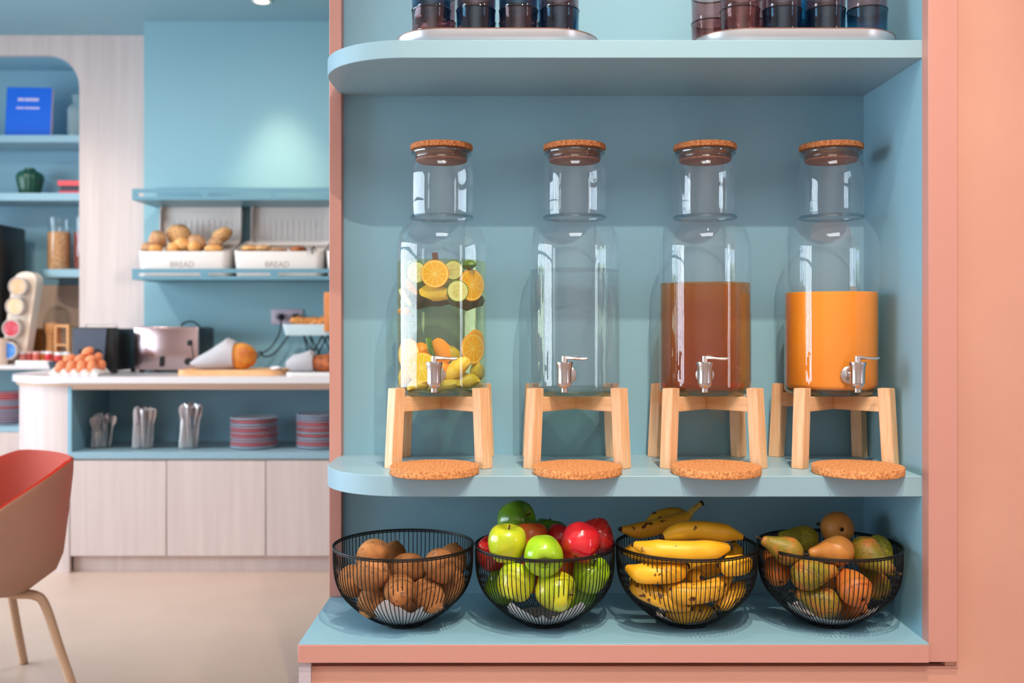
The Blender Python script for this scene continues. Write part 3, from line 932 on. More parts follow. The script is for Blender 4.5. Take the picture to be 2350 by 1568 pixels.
# far counter in the arched niche
FF = y_of(5.46)
ZF = 0.928
obj('worktop', box((-4.05, FF - 0.02, ZF - 0.025), (-2.455, NB - 0.014, ZF), 0.006, 2), COUNTER, label='short white worktop in front of the arched niche', cat='worktop')
t = thing('open_shelf_unit', 'teal open compartment below the short worktop at the far left', 'shelf')
obj('bottom_board', box((-4.04, FF, 0.560), (-2.46, NB - 0.02, 0.590)), TEAL_EDGE, t)
obj('back_panel', box((-4.04, FF + 0.36, 0.590), (-2.46, FF + 0.38, ZF - 0.026)), TEAL_WALL, t)
obj('side_panel', box((-2.478, FF, 0.590), (-2.46, FF + 0.36, ZF - 0.026)), TEAL, t)
t = thing('base_cabinet', 'pale wood cabinet behind the chair, below the short worktop', 'cabinet')
obj('door', box((-4.04, FF - 0.0, 0.08), (-3.262, FF + 0.019, 0.558), 0.001, 1), LAMINATE, t)
obj('door', box((-3.258, FF - 0.0, 0.08), (-2.463, FF + 0.019, 0.558), 0.001, 1), LAMINATE, t)
obj('carcass', box((-4.04, FF + 0.02, 0.0), (-2.463, NB - 0.02, 0.559)), LAMINATE, t)

# niche shelves
def nshelf(py0, py1, x0, label):
    z1, z0 = P(0, py0, 5.64).z, P(0, py1, 5.64).z
    poly = [(xa - 0.001, 3.655), (xa - 0.001, NB - 0.001), (x0, NB - 0.001)] + (arc(x0 + 0.12, 3.655 + 0.12, 0.12, 180, 270, 8) if x0 > -3.5 else [(x0, 3.655)])
    obj('niche_shelf', prism(poly, z0, z1), TEAL_EDGE, label=label, cat='shelf', ang=25, group='shelves in the arched niche')
    return z1
Z1 = nshelf(310, 326, xb, 'uppermost teal niche shelf, carrying the blue book')
Z2 = nshelf(443, 460, xb, 'middle teal niche shelf, carrying the dark green vase')
Z3 = nshelf(618, 636, px_x(78, 5.64), 'short teal niche shelf with a rounded end, carrying cereal jars')

# things on the niche shelves
BLUE = mat('blue_book_cover', (0, 106, 230), 0.45)
PAGES = mat('book_pages', (226, 206, 220), 0.8)
t = thing('book', 'bright blue book standing upright on the uppermost niche shelf', 'book', (px_x(66, 5.72), y_of(5.72), Z1), rot=(R(-6), 0, R(4)))
obj('cover', box((-0.128, -0.010, 0.0), (0.122, -0.006, 0.294)), BLUE, t, smooth=False)
obj('cover', box((-0.128, 0.014, 0.0), (0.122, 0.018, 0.294)), BLUE, t, smooth=False)
obj('pages', box((-0.122, -0.006, 0.004), (0.128, 0.014, 0.288)), PAGES, t, smooth=False)
obj('spine', box((-0.130, -0.010, 0.0), (-0.1265, 0.018, 0.294)), BLUE, t, smooth=False)
INK = mat('pale_ink', (214, 200, 240), 0.6)
for w_, z_, n_, h_ in ((0.120, 0.222, (0.28, 0.66), 0.018), (0.134, 0.172, (0.32, 0.62), 0.011)):
    # two blurred title lines: too soft to read in the photo, kept as short printed dashes
    x_ = -0.066 if w_ < 0.13 else -0.073
    for f in n_:
        obj('title_line', box((x_, -0.0106, z_ - h_ / 2), (x_ + w_ * f, -0.0098, z_ + h_ / 2), 0.0003, 1), INK, t)
        x_ += w_ * f + 0.004
GREENB = thin_glass('pale_green_glass', (0.62, 0.88, 0.82), 0.05, 1.8, haze=0.22)
obj('glass_bottle', lathe([(0, 0.0), (0.042, 0.0), (0.050, 0.006), (0.052, 0.03), (0.050, 0.14), (0.052, 0.16), (0.046, 0.178), (0.028, 0.192), (0.022, 0.200), (0.022, 0.232), (0.028, 0.236), (0.028, 0.246), (0.022, 0.25), (0, 0.25)], 32), GREENB, loc=(px_x(177, 5.74), y_of(5.74), Z1), label='pale green glass bottle at the right end of the uppermost niche shelf', cat='bottle')
obj('vase', lathe([(0, 0.0), (0.050, 0.0), (0.056, 0.006), (0.062, 0.045), (0.072, 0.090), (0.074, 0.115), (0.066, 0.134), (0.044, 0.147), (0.030, 0.152), (0.029, 0.164), (0.025, 0.164), (0.023, 0.150), (0, 0.148)], 64, fn=lambda p, a: Vector((p.x * (1 + 0.03 * math.cos(16 * a)), p.y * (1 + 0.03 * math.cos(16 * a)), p.z))), mat('dark_green_glaze', (30, 84, 66), 0.3, spec=0.6), loc=(px_x(69, 5.80), y_of(5.80), Z2), label='dark green ribbed vase on the middle niche shelf', cat='vase')
bz = Z2
for nm, col, h, x0, lab in (('book', (226, 92, 110), 0.024, 144, 'pink book at the bottom of the small pile'), ('book', (56, 52, 66), 0.030, 148, 'black book in the middle of the small pile'), ('book', (246, 84, 90), 0.027, 142, 'red book on top of the small pile')):
    t = thing('book', lab, 'book', (px_x(x0, 5.78), y_of(5.72), bz), group='books piled on the middle niche shelf')
    m_ = mat('cover_' + str(col[0]), col, 0.5)
    obj('cover', box((0, 0.0, 0.0), (0.19, 0.15, 0.003)), m_, t)
    obj('cover', box((0, 0.0, h - 0.003), (0.19, 0.15, h)), m_, t)
    obj('pages', box((0.003, 0.004, 0.003), (0.187, 0.148, h - 0.003)), m_ if h == 0.03 else mat('page_tint_' + str(col[0]), tuple(min(255, c + 10) for c in col), 0.7), t)
    bz += h
CEREAL = mat('cereal', (226, 170, 120), 0.9, col2=(196, 132, 84), vscale=60, bump=0.5, bscale=70)
NUTS = mat('dried_fruit', (150, 70, 60), 0.9, col2=(110, 46, 40), vscale=60)
def storage_jar(px, m_, lab):
    t = thing('storage_jar', lab, 'jar', (px_x(px, 5.76), y_of(5.76), Z3), group='tall jars on the short niche shelf')
    obj('glass', lathe([(0, 0.0), (0.060, 0.0), (0.064, 0.005), (0.065, 0.29), (0.066, 0.30)], 36), CLEAR, t)
    obj('contents', lathe([(0, 0.004), (0.061, 0.004), (0.0625, 0.010), (0.0625, 0.215), (0.05, 0.222), (0, 0.224)], 36), m_, t)
storage_jar(136, CEREAL, 'tall glass jar of golden cereal on the short niche shelf')
storage_jar(196, NUTS, 'tall glass jar of dark red dried fruit half hidden by the wood cladding')

# things on the far worktop
t = thing('jar_rack', 'cream leaning rack holding four round lidded jars on the far worktop', 'rack', P(30, 838, 5.56))
t.location.z = ZF
CREAM = mat('cream_rack', (240, 218, 200), 0.5)
bm = prism(rrect(-0.062, 0.072, 0.0, 0.515, 0.06, 8), -0.02, 0.06, 'y')
bmesh.ops.transform(bm, verts=bm.verts, matrix=Matrix.Shear('XY', 4, (0, 0)) @ Matrix.Identity(4))
for v in bm.verts:
    v.co.x += v.co.z * 0.15
obj('board', bm, CREAM, t, ang=30)
for k, (zz, col) in enumerate(((0.078, (20, 110, 200)), (0.200, (196, 20, 40)), (0.322, (226, 186, 140)), (0.432, (214, 168, 120)))):
    rj = obj('jar', lathe([(0, 0.0), (0.046, 0.0), (0.050, 0.006), (0.050, 0.050), (0.052, 0.054), (0.052, 0.060), (0.047, 0.064), (0.043, 0.062)], 28), mat('jar_lip', (206, 188, 180), 0.25), t, loc=(zz * 0.15 + 0.0, -0.02, zz), rot=(R(90), 0, 0))
    obj('contents', lathe([(0.043, 0.060), (0.02, 0.061), (0, 0.061)], 28), mat('jar_fill_%d' % k, col, 0.4, col2=tuple(min(255, int(c * 0.6 + 90)) for c in col), vscale=22), rj)
COFFEE = mat('coffee_machine_black', (20, 20, 22), 0.35)
t = thing('coffee_machine', 'black coffee machine cut off by the left edge of the picture', 'appliance', (px_x(-70, 5.55), y_of(5.52), ZF))
obj('housing', box((-0.15, 0.0, 0.0), (px_x(5, 5.55) - px_x(-70, 5.55), 0.30, 0.78), 0.01), COFFEE, t)
obj('drip_tray', box((-0.13, -0.05, 0.0), (0.15, -0.001, 0.03), 0.004), STEEL, t)
WOODL = mat('honey_wood', (240, 178, 120), 0.5, col2=(222, 154, 98), vscale=18, vstretch=(1, 1, 6))
obj('wooden_cup', lathe([(0, 0.0), (0.038, 0.0), (0.042, 0.004), (0.044, 0.145), (0.040, 0.146), (0.038, 0.012), (0, 0.010)], 28), mat('pale_wood', (226, 196, 176), 0.5), loc=(px_x(2, 5.50), y_of(5.49), ZF), label='pale wooden beaker beside the jar rack', cat='cup')
t = obj('serving_plate', prism(rrect(-0.10, 0.10, -0.05, 0.05, 0.03), 0.0, 0.022), mat('white_ceramic', (236, 232, 230), 0.25), loc=(px_x(80, 5.52), y_of(5.53), ZF), label='white oblong plate under the jam jars', cat='plate', ang=25)
jam = [((52, 5.53), (224, 216, 222), (200, 120, 110)), ((68, 5.55), (232, 190, 180), (190, 80, 70)), ((84, 5.52), (230, 170, 160), (204, 96, 80)), ((100, 5.55), (240, 236, 238), (196, 120, 60)), ((112, 5.52), (244, 240, 242), (206, 40, 50))]
jn = ['jam jar with a pale lid at the left end of the white plate', 'jam jar with a pink lid, second on the white plate', 'jam jar with a rose lid in the middle of the white plate', 'jam jar with a white lid, fourth on the white plate', 'red jam jar with a white lid at the right end of the plate']
for ((px, d), lc, jc), lab in zip(jam, jn):
    t = thing('jam_jar', lab, 'jar', (px_x(px, d), y_of(d), ZF + 0.022), group='jam jars on the white plate')
    obj('body', lathe([(0, 0), (0.018, 0), (0.020, 0.004), (0.020, 0.034), (0.016, 0.038), (0, 0.038)], 20), mat('jam_%d' % px, jc, 0.2), t)
    obj('lid', lathe([(0, 0.050), (0.018, 0.050), (0.0185, 0.046), (0.0185, 0.038), (0, 0.038)], 20), mat('jam_lid_%d' % px, lc, 0.4), t)
t = thing('pepper_mill', 'honey wood mill with a flared top behind the jam jars', 'mill', (px_x(117, 5.72), y_of(5.72), ZF))
obj('mill_body', lathe([(0, 0), (0.040, 0.0), (0.040, 0.02), (0.028, 0.07), (0.025, 0.12), (0.028, 0.16)], 28), WOODL, t)
obj('cap', lathe([(0, 0.160), (0.028, 0.160), (0.038, 0.190), (0.040, 0.222), (0.036, 0.230), (0, 0.232)], 28), WOODL, t)
t = thing('wooden_caddy', 'small square wooden caddy right of the mill', 'caddy', (px_x(146, 5.66), y_of(5.66), ZF))
for nm, lo, hi in (('side', (-0.042, -0.03, 0.0), (-0.028, 0.03, 0.205)), ('side', (0.028, -0.03, 0.0), (0.042, 0.03, 0.205)), ('top_bar', (-0.042, -0.03, 0.205), (0.042, 0.03, 0.222)), ('shelf', (-0.028, -0.03, 0.10), (0.028, 0.03, 0.112))):
    obj(nm, box(lo, hi, 0.001, 1), WOODL, t)
obj('tea_box', box((-0.04, -0.03, 0), (0.04, 0.03, 0.20), 0.003), mat('amber_box', (140, 84, 36), 0.4), loc=(px_x(90, 5.76), y_of(5.76), ZF), label='amber brown box left of the mill', cat='box')
jx = [(134, 5.54, (210, 60, 60)), (151, 5.56, (222, 160, 80))]
for (px, d, c), lab in zip(jx, ('small red jar between the white plate and the black bowl', 'small honey jar with a white lid left of the black toaster')):
    t = thing('jam_jar', lab, 'jar', (px_x(px, d), y_of(d), ZF))
    obj('body', lathe([(0, 0), (0.022, 0), (0.024, 0.004), (0.024, 0.046), (0.018, 0.052), (0, 0.052)], 20), mat('jam_%d' % px, c, 0.2), t)
    obj('lid', lathe([(0, 0.068), (0.021, 0.068), (0.022, 0.064), (0.022, 0.052), (0, 0.052)], 20), mat('jam_lid_w', (240, 238, 240), 0.4), t)

# plates
PL_G = mat('grey_blue_plate', (202, 214, 232), 0.35, rand=0.06)
PL_P = mat('pink_red_plate', (250, 142, 150), 0.35, rand=0.08)
PL_M = mat('mauve_plate', (222, 198, 214), 0.35, rand=0.06)
pprof = [(0, 0.0), (0.070, 0.0), (0.074, 0.0015), (0.107, 0.0085), (0.112, 0.0095), (0.1125, 0.0125), (0.110, 0.0132), (0.104, 0.0115), (0.070, 0.006), (0, 0.006)]
PLM = {c: mesh(lathe(pprof, 48), m_) for c, m_ in (('g', PL_G), ('p', PL_P), ('m', PL_M))}
cn = {'g': 'grey-blue', 'p': 'pink-red', 'm': 'mauve'}
ordi = ['bottom', 'second', 'third', 'fourth', 'fifth', 'sixth', 'seventh', 'eighth', 'ninth', 'tenth', 'eleventh', 'twelfth']
def plate_stack(x, y, z, order, where, grp):
    for k, c in enumerate(order):
        lab = '%s plate, %s in the stack %s' % (cn[c], ('bottom one' if k == 0 else 'top one' if k == len(order) - 1 else ordi[k] + ' from the bottom'), where)
        obj('plate', PLM[c], loc=(x, y, z + k * 0.0134), rot=(0, 0, k), label=lab, cat='plate', group=grp)
plate_stack(px_x(584, 4.78), y_of(4.78), NF, 'gpmmpmpmgpg', 'beside the cutlery glasses', 'plates stacked under the worktop')
plate_stack(px_x(735, 4.79), y_of(4.79), NF, 'gpmgpgpmpmgg', 'cut off by the pink strip', 'plates stacked under the worktop')
plate_stack(px_x(17, 5.68), y_of(5.68), 0.590, 'mmmmmgpmgmppp', 'under the short worktop', 'plates stacked under the short worktop')

# cutlery in glasses
CUT = mat('cutlery_steel', (226, 218, 220), 0.3, metal=0.75)
def cutlery(kind):
    path = [Vector((0, 0, z)) for z in (0.0, 0.03, 0.08, 0.125, 0.140, 0.155, 0.175, 0.190, 0.197)]
    wid = {'fork': [0.008, 0.009, 0.006, 0.005, 0.009, 0.0135, 0.015, 0.0145, 0.012], 'knife': [0.0095, 0.0105, 0.009, 0.009, 0.011, 0.0125, 0.013, 0.0105, 0.004], 'spoon': [0.008, 0.009, 0.006, 0.005, 0.010, 0.0185, 0.021, 0.016, 0.006]}[kind]
    rows = []
    for p, w in zip(path, wid):
        rows.append([Vector((w * math.cos(a), 0.0026 * math.sin(a) + (0.004 * math.sin(p.z * 16) if kind != 'knife' else 0), p.z)) for a in [2 * PI * i / 10 for i in range(10)]])
    bm = BM()
    grid_faces(bm, rows, True, True, True)
    return mesh(bm, CUT)
CK = {k: cutlery(k) for k in ('fork', 'knife', 'spoon')}
TS = mesh(blob(0.015, 0.006, 0.020, 0.05, 1, 3, 2), CUT)
def cutlery_glass(px, d, lab, items, r, h, where):
    x, y = px_x(px, d), y_of(d)
    obj('cutlery_glass', lathe([(0, 0.0), (r * 0.86, 0.0), (r * 0.9, 0.003), (r, h), (r * 0.98, h), (r * 0.88, 0.006), (0, 0.005)], 32), CLEAR, loc=(x, y, NF), label=lab, cat='glass', group='cutlery glasses under the worktop')
    n = len(items)
    for k, (kind, sc, tilt) in enumerate(items):
        a = k * 2.4 + 0.4
        rr = r * 0.98 * math.sqrt((k + 0.6) / n)
        o = obj(kind, CK[kind], loc=(x + rr * math.cos(a) * 0.8, y + rr * math.sin(a) * 0.8, NF + 0.007), label='steel %s standing in the %s' % (kind, where), cat=kind, group='%s in the %s' % ({'knife': 'knives'}.get(kind, kind + 's'), where))
        o.rotation_euler = (R(-tilt * math.sin(a)), R(tilt * math.cos(a)), a + rnd.uniform(-0.6, 0.6))
        o.scale = (sc, sc, sc)
tea = [('spoon', rnd.uniform(0.70, 0.86), rnd.uniform(5, 9)) for _ in range(14)]
cutlery_glass(230, 4.76, 'short glass crowded with small spoons, leftmost of three', tea, 0.052, 0.085, 'leftmost cutlery glass')
mid = [(('knife', 'fork')[k % 2], rnd.uniform(0.88, 0.98), rnd.uniform(2, 5)) for k in range(15)]
cutlery_glass(326, 4.74, 'glass packed with knives and forks, middle of three', mid, 0.054, 0.115, 'middle cutlery glass')
rig = [(('spoon', 'fork', 'spoon')[k % 3], rnd.uniform(0.92, 1.10), rnd.uniform(4, 9)) for k in range(15)]
cutlery_glass(430, 4.74, 'glass with flaring spoons and forks, rightmost of three', rig, 0.048, 0.115, 'rightmost cutlery glass')

# ---------------------------------------------------------------- bread shelves on the teal wall
SX0 = px_x(303, 5.0)
SX1 = 0.6
def bread_shelf(zl0, zl1, lab, back):
    t = thing('wall_shelf', lab, 'shelf', group='slotted metal bread shelves')
    y0 = y_of(5.0)
    obj('shelf_plate', box((SX0, y0 + 0.003, zl0), (SX1, BW - 0.001, zl0 + 0.004)), TEAL_METAL, t)
    wx = 160 * 5.0 / F_PX
    xs_, holes = [SX0], set()
    x = SX0 + 15 * 5.0 / F_PX
    while x + 0.2 < SX1:
        xs_ += [x, x + 142 * 5.0 / F_PX]
        holes.add((len(xs_) - 2, 1))
        x += wx
    xs_.append(SX1)
    h = zl1 - zl0
    obj('front_lip', holed_plate(xs_, [zl0, zl0 + h * 0.30, zl0 + h * 0.62, zl1], holes, y0, y0 + 0.003), TEAL_METAL, t, smooth=False)
    obj('back_flange', box((SX0, BW - 0.004, zl0 + 0.004), (SX1, BW - 0.001, zl0 + back)), TEAL_METAL, t)
ZT0, ZT1 = P(0, 459, 5.0).z, P(0, 433, 5.0).z
ZL0, ZL1 = P(0, 642, 5.0).z, P(0, 617, 5.0).z
bread_shelf(ZT0, ZT1, 'upper slotted teal metal shelf above the bread boxes', 0.11)
bread_shelf(ZL0, ZL1, 'lower slotted teal metal shelf carrying the bread boxes', 0.06)
BOXM = mat('white_enamel', (236, 226, 220), 0.4)
LETTER = mat('grey_lettering', (140, 122, 118), 0.5)
def bread_box(px0, px1, lab):
    x0, x1 = px_x(px0, 5.03), px_x(px1, 5.03)
    w = x1 - x0
    zb = ZL0 + 0.0045
    t = thing('bread_box', lab, 'bread box', ((x0 + x1) / 2, y_of(5.03), zb), group='open bread boxes')
    hf, hb, dp = P(0, 577, 5.03).z - zb, P(0, 552, 5.28).z - zb, 0.27
    # slanted-rim tub: outer and inner shell
    def ring(o, f, z0=False, s=1.0):
        out = []
        for x, y in rrect(-w / 2 * s + o, w / 2 * s - o, o, dp - o, 0.035, 5):
            z = (hf + (hb - hf) * y / dp) if f else 0.0
            if z0:
                z = 0.004
            out.append(Vector((x, y, z)))
        return out
    bm = BM()
    grid_faces(bm, [ring(0.012, False), ring(0.010, False, True), ring(0.0, True), ring(0.004, True), ring(0.014, False, True)], True, True, True)
    bmesh.ops.recalc_face_normals(bm, faces=bm.faces[:])
    obj('tub', bm, BOXM, t, ang=30)
    # lid standing open against the wall
    lid = BM()
    lw, lh = w - 0.03, 0.226
    rings = []
    for o, y in ((0.0, 0.0), (0.0, 0.038), (0.004, 0.038), (0.006, 0.006)):
        rings.append([Vector((x, -y, z)) for x, z in rrect(-lw / 2 + o, lw / 2 - o, o, lh - o, 0.035, 5)])
    grid_faces(lid, rings, True, True, True)
    bmesh.ops.recalc_face_normals(lid, faces=lid.faces[:])
    lo = obj('lid', lid, BOXM, t, loc=(0.012, dp + 0.004, hb - 0.028), rot=(R(-4), 0, 0), ang=30)
    # raised lattice inside the lid
    g = BM()
    for k in range(13):
        xx = -lw / 2 + 0.03 + k * (lw - 0.06) / 12
        bx(g, (xx - 0.0035, -0.0085, 0.012), (xx + 0.0035, -0.0055, lh * 0.62))
    for k in range(6):
        zz = 0.014 + k * (lh * 0.62 - 0.016) / 5
        bx(g, (-lw / 2 + 0.012, -0.0092, zz - 0.003), (lw / 2 - 0.012, -0.0055, zz + 0.003))
    obj('lattice', g, BOXM, lo, smooth=False, kind='stuff')
    tx = text_mesh('BREAD', 0.042, 0.0004, LETTER, 0.95)
    o = obj('lettering', tx, parent=t, loc=(-0.004, 0.0015, hf * 0.52), rot=(R(90), 0, 0))
    slope = math.atan2(0.012, hf)
    o.rotation_euler = (R(90) + slope * 0.9, 0, 0)
    o.location.y = 0.012 * (1 - 0.52) - 0.0006
    return (x0 + x1) / 2, zb, hf
bxp = [(314, 524, 'open white bread box full of rolls, left end of the shelf'), (534, 741, 'open white bread box with pastries and tongs, middle of the shelf'), (746, 952, 'open white bread box mostly hidden behind the pink strip')]
for p0, p1, lab in bxp:
    cxb, zbb, hfb = bread_box(p0, p1, lab)
CRUST = mat('brown_crust', (188, 132, 92), 0.8, col2=(222, 176, 132), vscale=24, bump=0.4, bscale=60)
GOLD = mat('golden_crust', (250, 196, 126), 0.7, col2=(236, 160, 86), vscale=20, bump=0.3, bscale=60)
SEED = mat('seeded_crust', (238, 190, 134), 0.9, col2=(190, 134, 86), vscale=90, bump=0.8, bscale=140)
def loaf(name, px, py, d, r, m_, lab, seed, rot=(0, 0, 0), cat='bread', grp='rolls in the left bread box'):
    return obj(name, blob(r[0], r[1], r[2], 0.12, 1.6, seed, 3), m_, loc=P(px, py, d), rot=rot, label=lab, cat=cat, group=grp)
loaf('bread_roll', 362, 551, 5.14, (0.044, 0.05, 0.050), CRUST, 'round brown roll standing at the left end of the bread box', 1)
loaf('bread_roll', 340, 570, 5.10, (0.036, 0.04, 0.030), CRUST, 'low brown roll in the front left corner of the bread box', 2)
loaf('bread_roll', 356, 572, 5.085, (0.036, 0.03, 0.024), GOLD, 'golden roll peeping over the rim at the left', 3)
loaf('bread_roll', 410, 540, 5.20, (0.062, 0.05, 0.060), SEED, 'tall seeded loaf behind the golden rolls', 4, (0, R(20), 0))
loaf('bread_roll', 420, 562, 5.12, (0.048, 0.05, 0.038), GOLD, 'golden roll in the middle front of the bread box', 5)
loaf('bread_roll', 398, 570, 5.09, (0.034, 0.03, 0.030), GOLD, 'golden roll left of the middle one', 6)
loaf('bread_roll', 450, 560, 5.13, (0.052, 0.06, 0.046), CRUST, 'dark loaf with a pale cut end beside the golden rolls', 7, (0, 0, R(30)))
loaf('bread_roll', 446, 567, 5.085, (0.030, 0.026, 0.030), GOLD, 'golden cut end of the dark loaf', 8)
loaf('bread_roll', 508, 541, 5.18, (0.062, 0.05, 0.036), SEED, 'seeded roll tilted at the right end of the bread box', 9, (0, R(-35), 0))
loaf('bread_roll', 495, 558, 5.13, (0.036, 0.04, 0.028), CRUST, 'grey-brown roll under the tilted seeded roll', 10)
loaf('bread_roll', 490, 572, 5.09, (0.048, 0.03, 0.022), GOLD, 'flat pale roll at the right front of the bread box', 11)
g2 = 'pastries in the middle bread box'
loaf('pastry', 575, 571, 5.12, (0.046, 0.05, 0.018), GOLD, 'flat golden pastry at the left of the middle bread box', 12, cat='pastry', grp=g2)
loaf('pastry', 605, 570, 5.09, (0.040, 0.04, 0.018), SEED, 'pale nut-topped pastry in the middle bread box', 13, cat='pastry', grp=g2)
loaf('pastry', 640, 574, 5.10, (0.044, 0.05, 0.014), CRUST, 'dark flat pastry in the middle bread box', 14, cat='pastry', grp=g2)
loaf('pastry', 685, 573, 5.10, (0.044, 0.05, 0.018), mat('glazed_pastry', (196, 112, 56), 0.4, col2=(150, 76, 40), vscale=30), 'glazed brown pastry beside the tongs', 15, cat='pastry', grp=g2)
t = thing('serving_tongs', 'steel and black tongs hooked over the middle bread box', 'tongs', P(712, 575, 5.022))
for dx in (-0.012, 0.012):
    obj('arm', tube([(dx, -0.004, -0.018), (dx, -0.004, 0.016), (dx + 0.003, 0.02, 0.020), (dx + 0.008, 0.08, -0.012)], 0.0035, 8), BLACK_WIRE if dx > 0 else CUT, t)
obj('bridge', tube([(-0.012, -0.004, 0.016), (0.012, -0.004, 0.016)], 0.0035, 8), CUT, t)

# socket, plugs and cables
t = thing('wall_socket', 'double lilac-grey wall socket above the bread board', 'socket', P(659, 727, 5.345))
SOCK = mat('socket_plastic', (196, 182, 196), 0.4)
obj('plate', box((-0.086, -0.003, -0.041), (0.086, 0.0045, 0.041), 0.004), SOCK, t)
for dx in (-0.040, 0.040):
    obj('socket_well', lathe([(0, 0.0005), (0.018, 0.0005), (0.022, 0.004), (0.024, 0.004), (0.024, 0.0)], 24), SOCK, t, loc=(dx, -0.0035, 0), rot=(R(90), 0, 0))
for px, pts, lab in ((644, [(644, 728, 5.30), (645, 742, 5.295), (640, 768, 5.29), (622, 797, 5.28), (600, 812, 5.26), (585, 824, 5.22), (540, 838, 5.22), (500, 846, 5.24)], 'black plug in the left socket with its hanging cable'), (677, [(677, 728, 5.30), (676, 745, 5.295), (664, 768, 5.285), (640, 800, 5.27), (622, 816, 5.25), (604, 818, 5.23), (596, 808, 5.25), (570, 832, 5.25), (520, 846, 5.26)], 'black plug in the right socket with its looping cable')):
    t = thing('power_plug', lab, 'plug', P(px, 728, 5.32), group='plugs and cables')
    o0 = Vector(t.location)
    obj('plug_head', lathe([(0, 0.0), (0.017, 0.0), (0.018, 0.01), (0.014, 0.03), (0.010, 0.036), (0, 0.036)], 20), BLACK_RUBBER, t, loc=(0, 0.015, 0), rot=(R(90), 0, 0))
    obj('cable', tube(catmull([P(*q) - o0 for q in pts], 40), 0.0042, 8), BLACK_RUBBER, t)
obj('cable', tube(catmull([P(415, 760, 5.24), P(418, 745, 5.25), P(435, 738, 5.27), P(452, 744, 5.28), P(470, 770, 5.29), P(478, 842, 5.29)], 30), 0.0042, 8), BLACK_RUBBER, label='black cable looping up behind the silver toaster', cat='cable')

# toasters
t = thing('toaster', 'shiny silver toaster with black lever and knobs', 'toaster', (0, 0, 0))
tx0, tx1, ty, tz0, tz1 = px_x(307, 4.98), px_x(455, 4.98), y_of(4.98), ZC + 0.012, 1.139
CHROME = mat('polished_steel', (210, 186, 188), 0.2, metal=1.0, bump=0.25, bscale=7)
DARKP = mat('toaster_black', (26, 26, 28), 0.35)
obj('front_plate', box((tx0, ty, tz0), (tx1, ty + 0.02, tz1), 0.006), CHROME, t)
obj('housing', box((tx0 + 0.004, ty + 0.02, tz0), (tx1 - 0.002, ty + 0.27, tz1 - 0.004), 0.008), DARKP, t)
obj('top_plate', box((tx0 + 0.02, ty + 0.03, tz1 - 0.004), (tx1 - 0.02, ty + 0.26, tz1 + 0.001)), CHROME, t)
for fx in (tx0 + 0.03, tx1 - 0.03):
    for fy in (ty + 0.03, ty + 0.24):
        obj('foot', lathe([(0, 0), (0.012, 0), (0.014, 0.013), (0, 0.013)], 16), BLACK_RUBBER, t, loc=(fx, fy, ZC))
def tp_(px, py):
    p = P(px, py, 4.98)
    return (p.x, ty, p.z)
obj('lever', box((-0.011, -0.022, -0.014), (0.011, 0.0, 0.014), 0.003), DARKP, t, loc=tp_(437, 787))
obj('lever_slot', box((-0.003, -0.001, -0.09), (0.003, 0.001, 0.03)), DARKP, t, loc=tp_(441, 800), rot=(0, R(-8), 0))
obj('knob', lathe([(0, 0.026), (0.017, 0.026), (0.019, 0.0), (0, 0.0)], 24), DARKP, t, loc=tp_(434, 830), rot=(R(90), 0, 0))
obj('switch', box((-0.010, -0.016, -0.026), (0.010, 0.0, 0.026), 0.004), DARKP, t, loc=tp_(372, 830))
t = thing('toaster', 'matt black appliance with a handle slot behind the eggs', 'toaster', (0, 0, 0))
bx0, bx1, by = px_x(165, 4.86), px_x(262, 4.86), y_of(4.86)
GRAPH = mat('graphite_plastic', (66, 72, 88), 0.45)
bm = box((bx0, by, ZC + 0.002), (bx1, by + 0.05, 1.136), 0.006)
obj('front_frame', bm, DARKP, t)
poly = [(bx0 + 0.006, 1.130), (bx1 - 0.032, 1.130), (bx1 - 0.050, ZC + 0.02), (bx0 + 0.016, ZC + 0.02)]
pn = obj('front_panel', prism(poly, by - 0.012, by - 0.0005, 'y'), GRAPH, t, ang=20)
hp = [(bx0 + 0.035, 1.010)] + list(reversed(arc(bx0 + 0.055, 1.012, 0.020, 90, 180, 6))) + list(reversed(arc(bx1 - 0.075, 1.012, 0.020, 0, 90, 6))) + [(bx1 - 0.055, 1.010)]
obj('handle_slot', prism(hp, by - 0.0135, by - 0.0122, 'y'), mat('slot_black', (8, 8, 10), 0.6), pn)
obj('housing', box((bx0 + 0.004, by + 0.05, ZC + 0.012), (bx1 - 0.004, by + 0.36, 1.130), 0.006), mat('housing_black', (36, 38, 40), 0.3), t)
for fx in (bx0 + 0.03, bx1 - 0.03):
    for fy in (by + 0.08, by + 0.32):
        obj('foot', lathe([(0, 0), (0.012, 0), (0.014, 0.013), (0, 0.013)], 16), BLACK_RUBBER, t, loc=(fx, fy, ZC))
obj('top_rack', tube([(bx0 + 0.02, by + 0.10, 1.13), (bx0 + 0.03, by + 0.10, 1.152), (bx1 - 0.03, by + 0.10, 1.152), (bx1 - 0.02, by + 0.10, 1.13)], 0.003, 8), CUT, t)

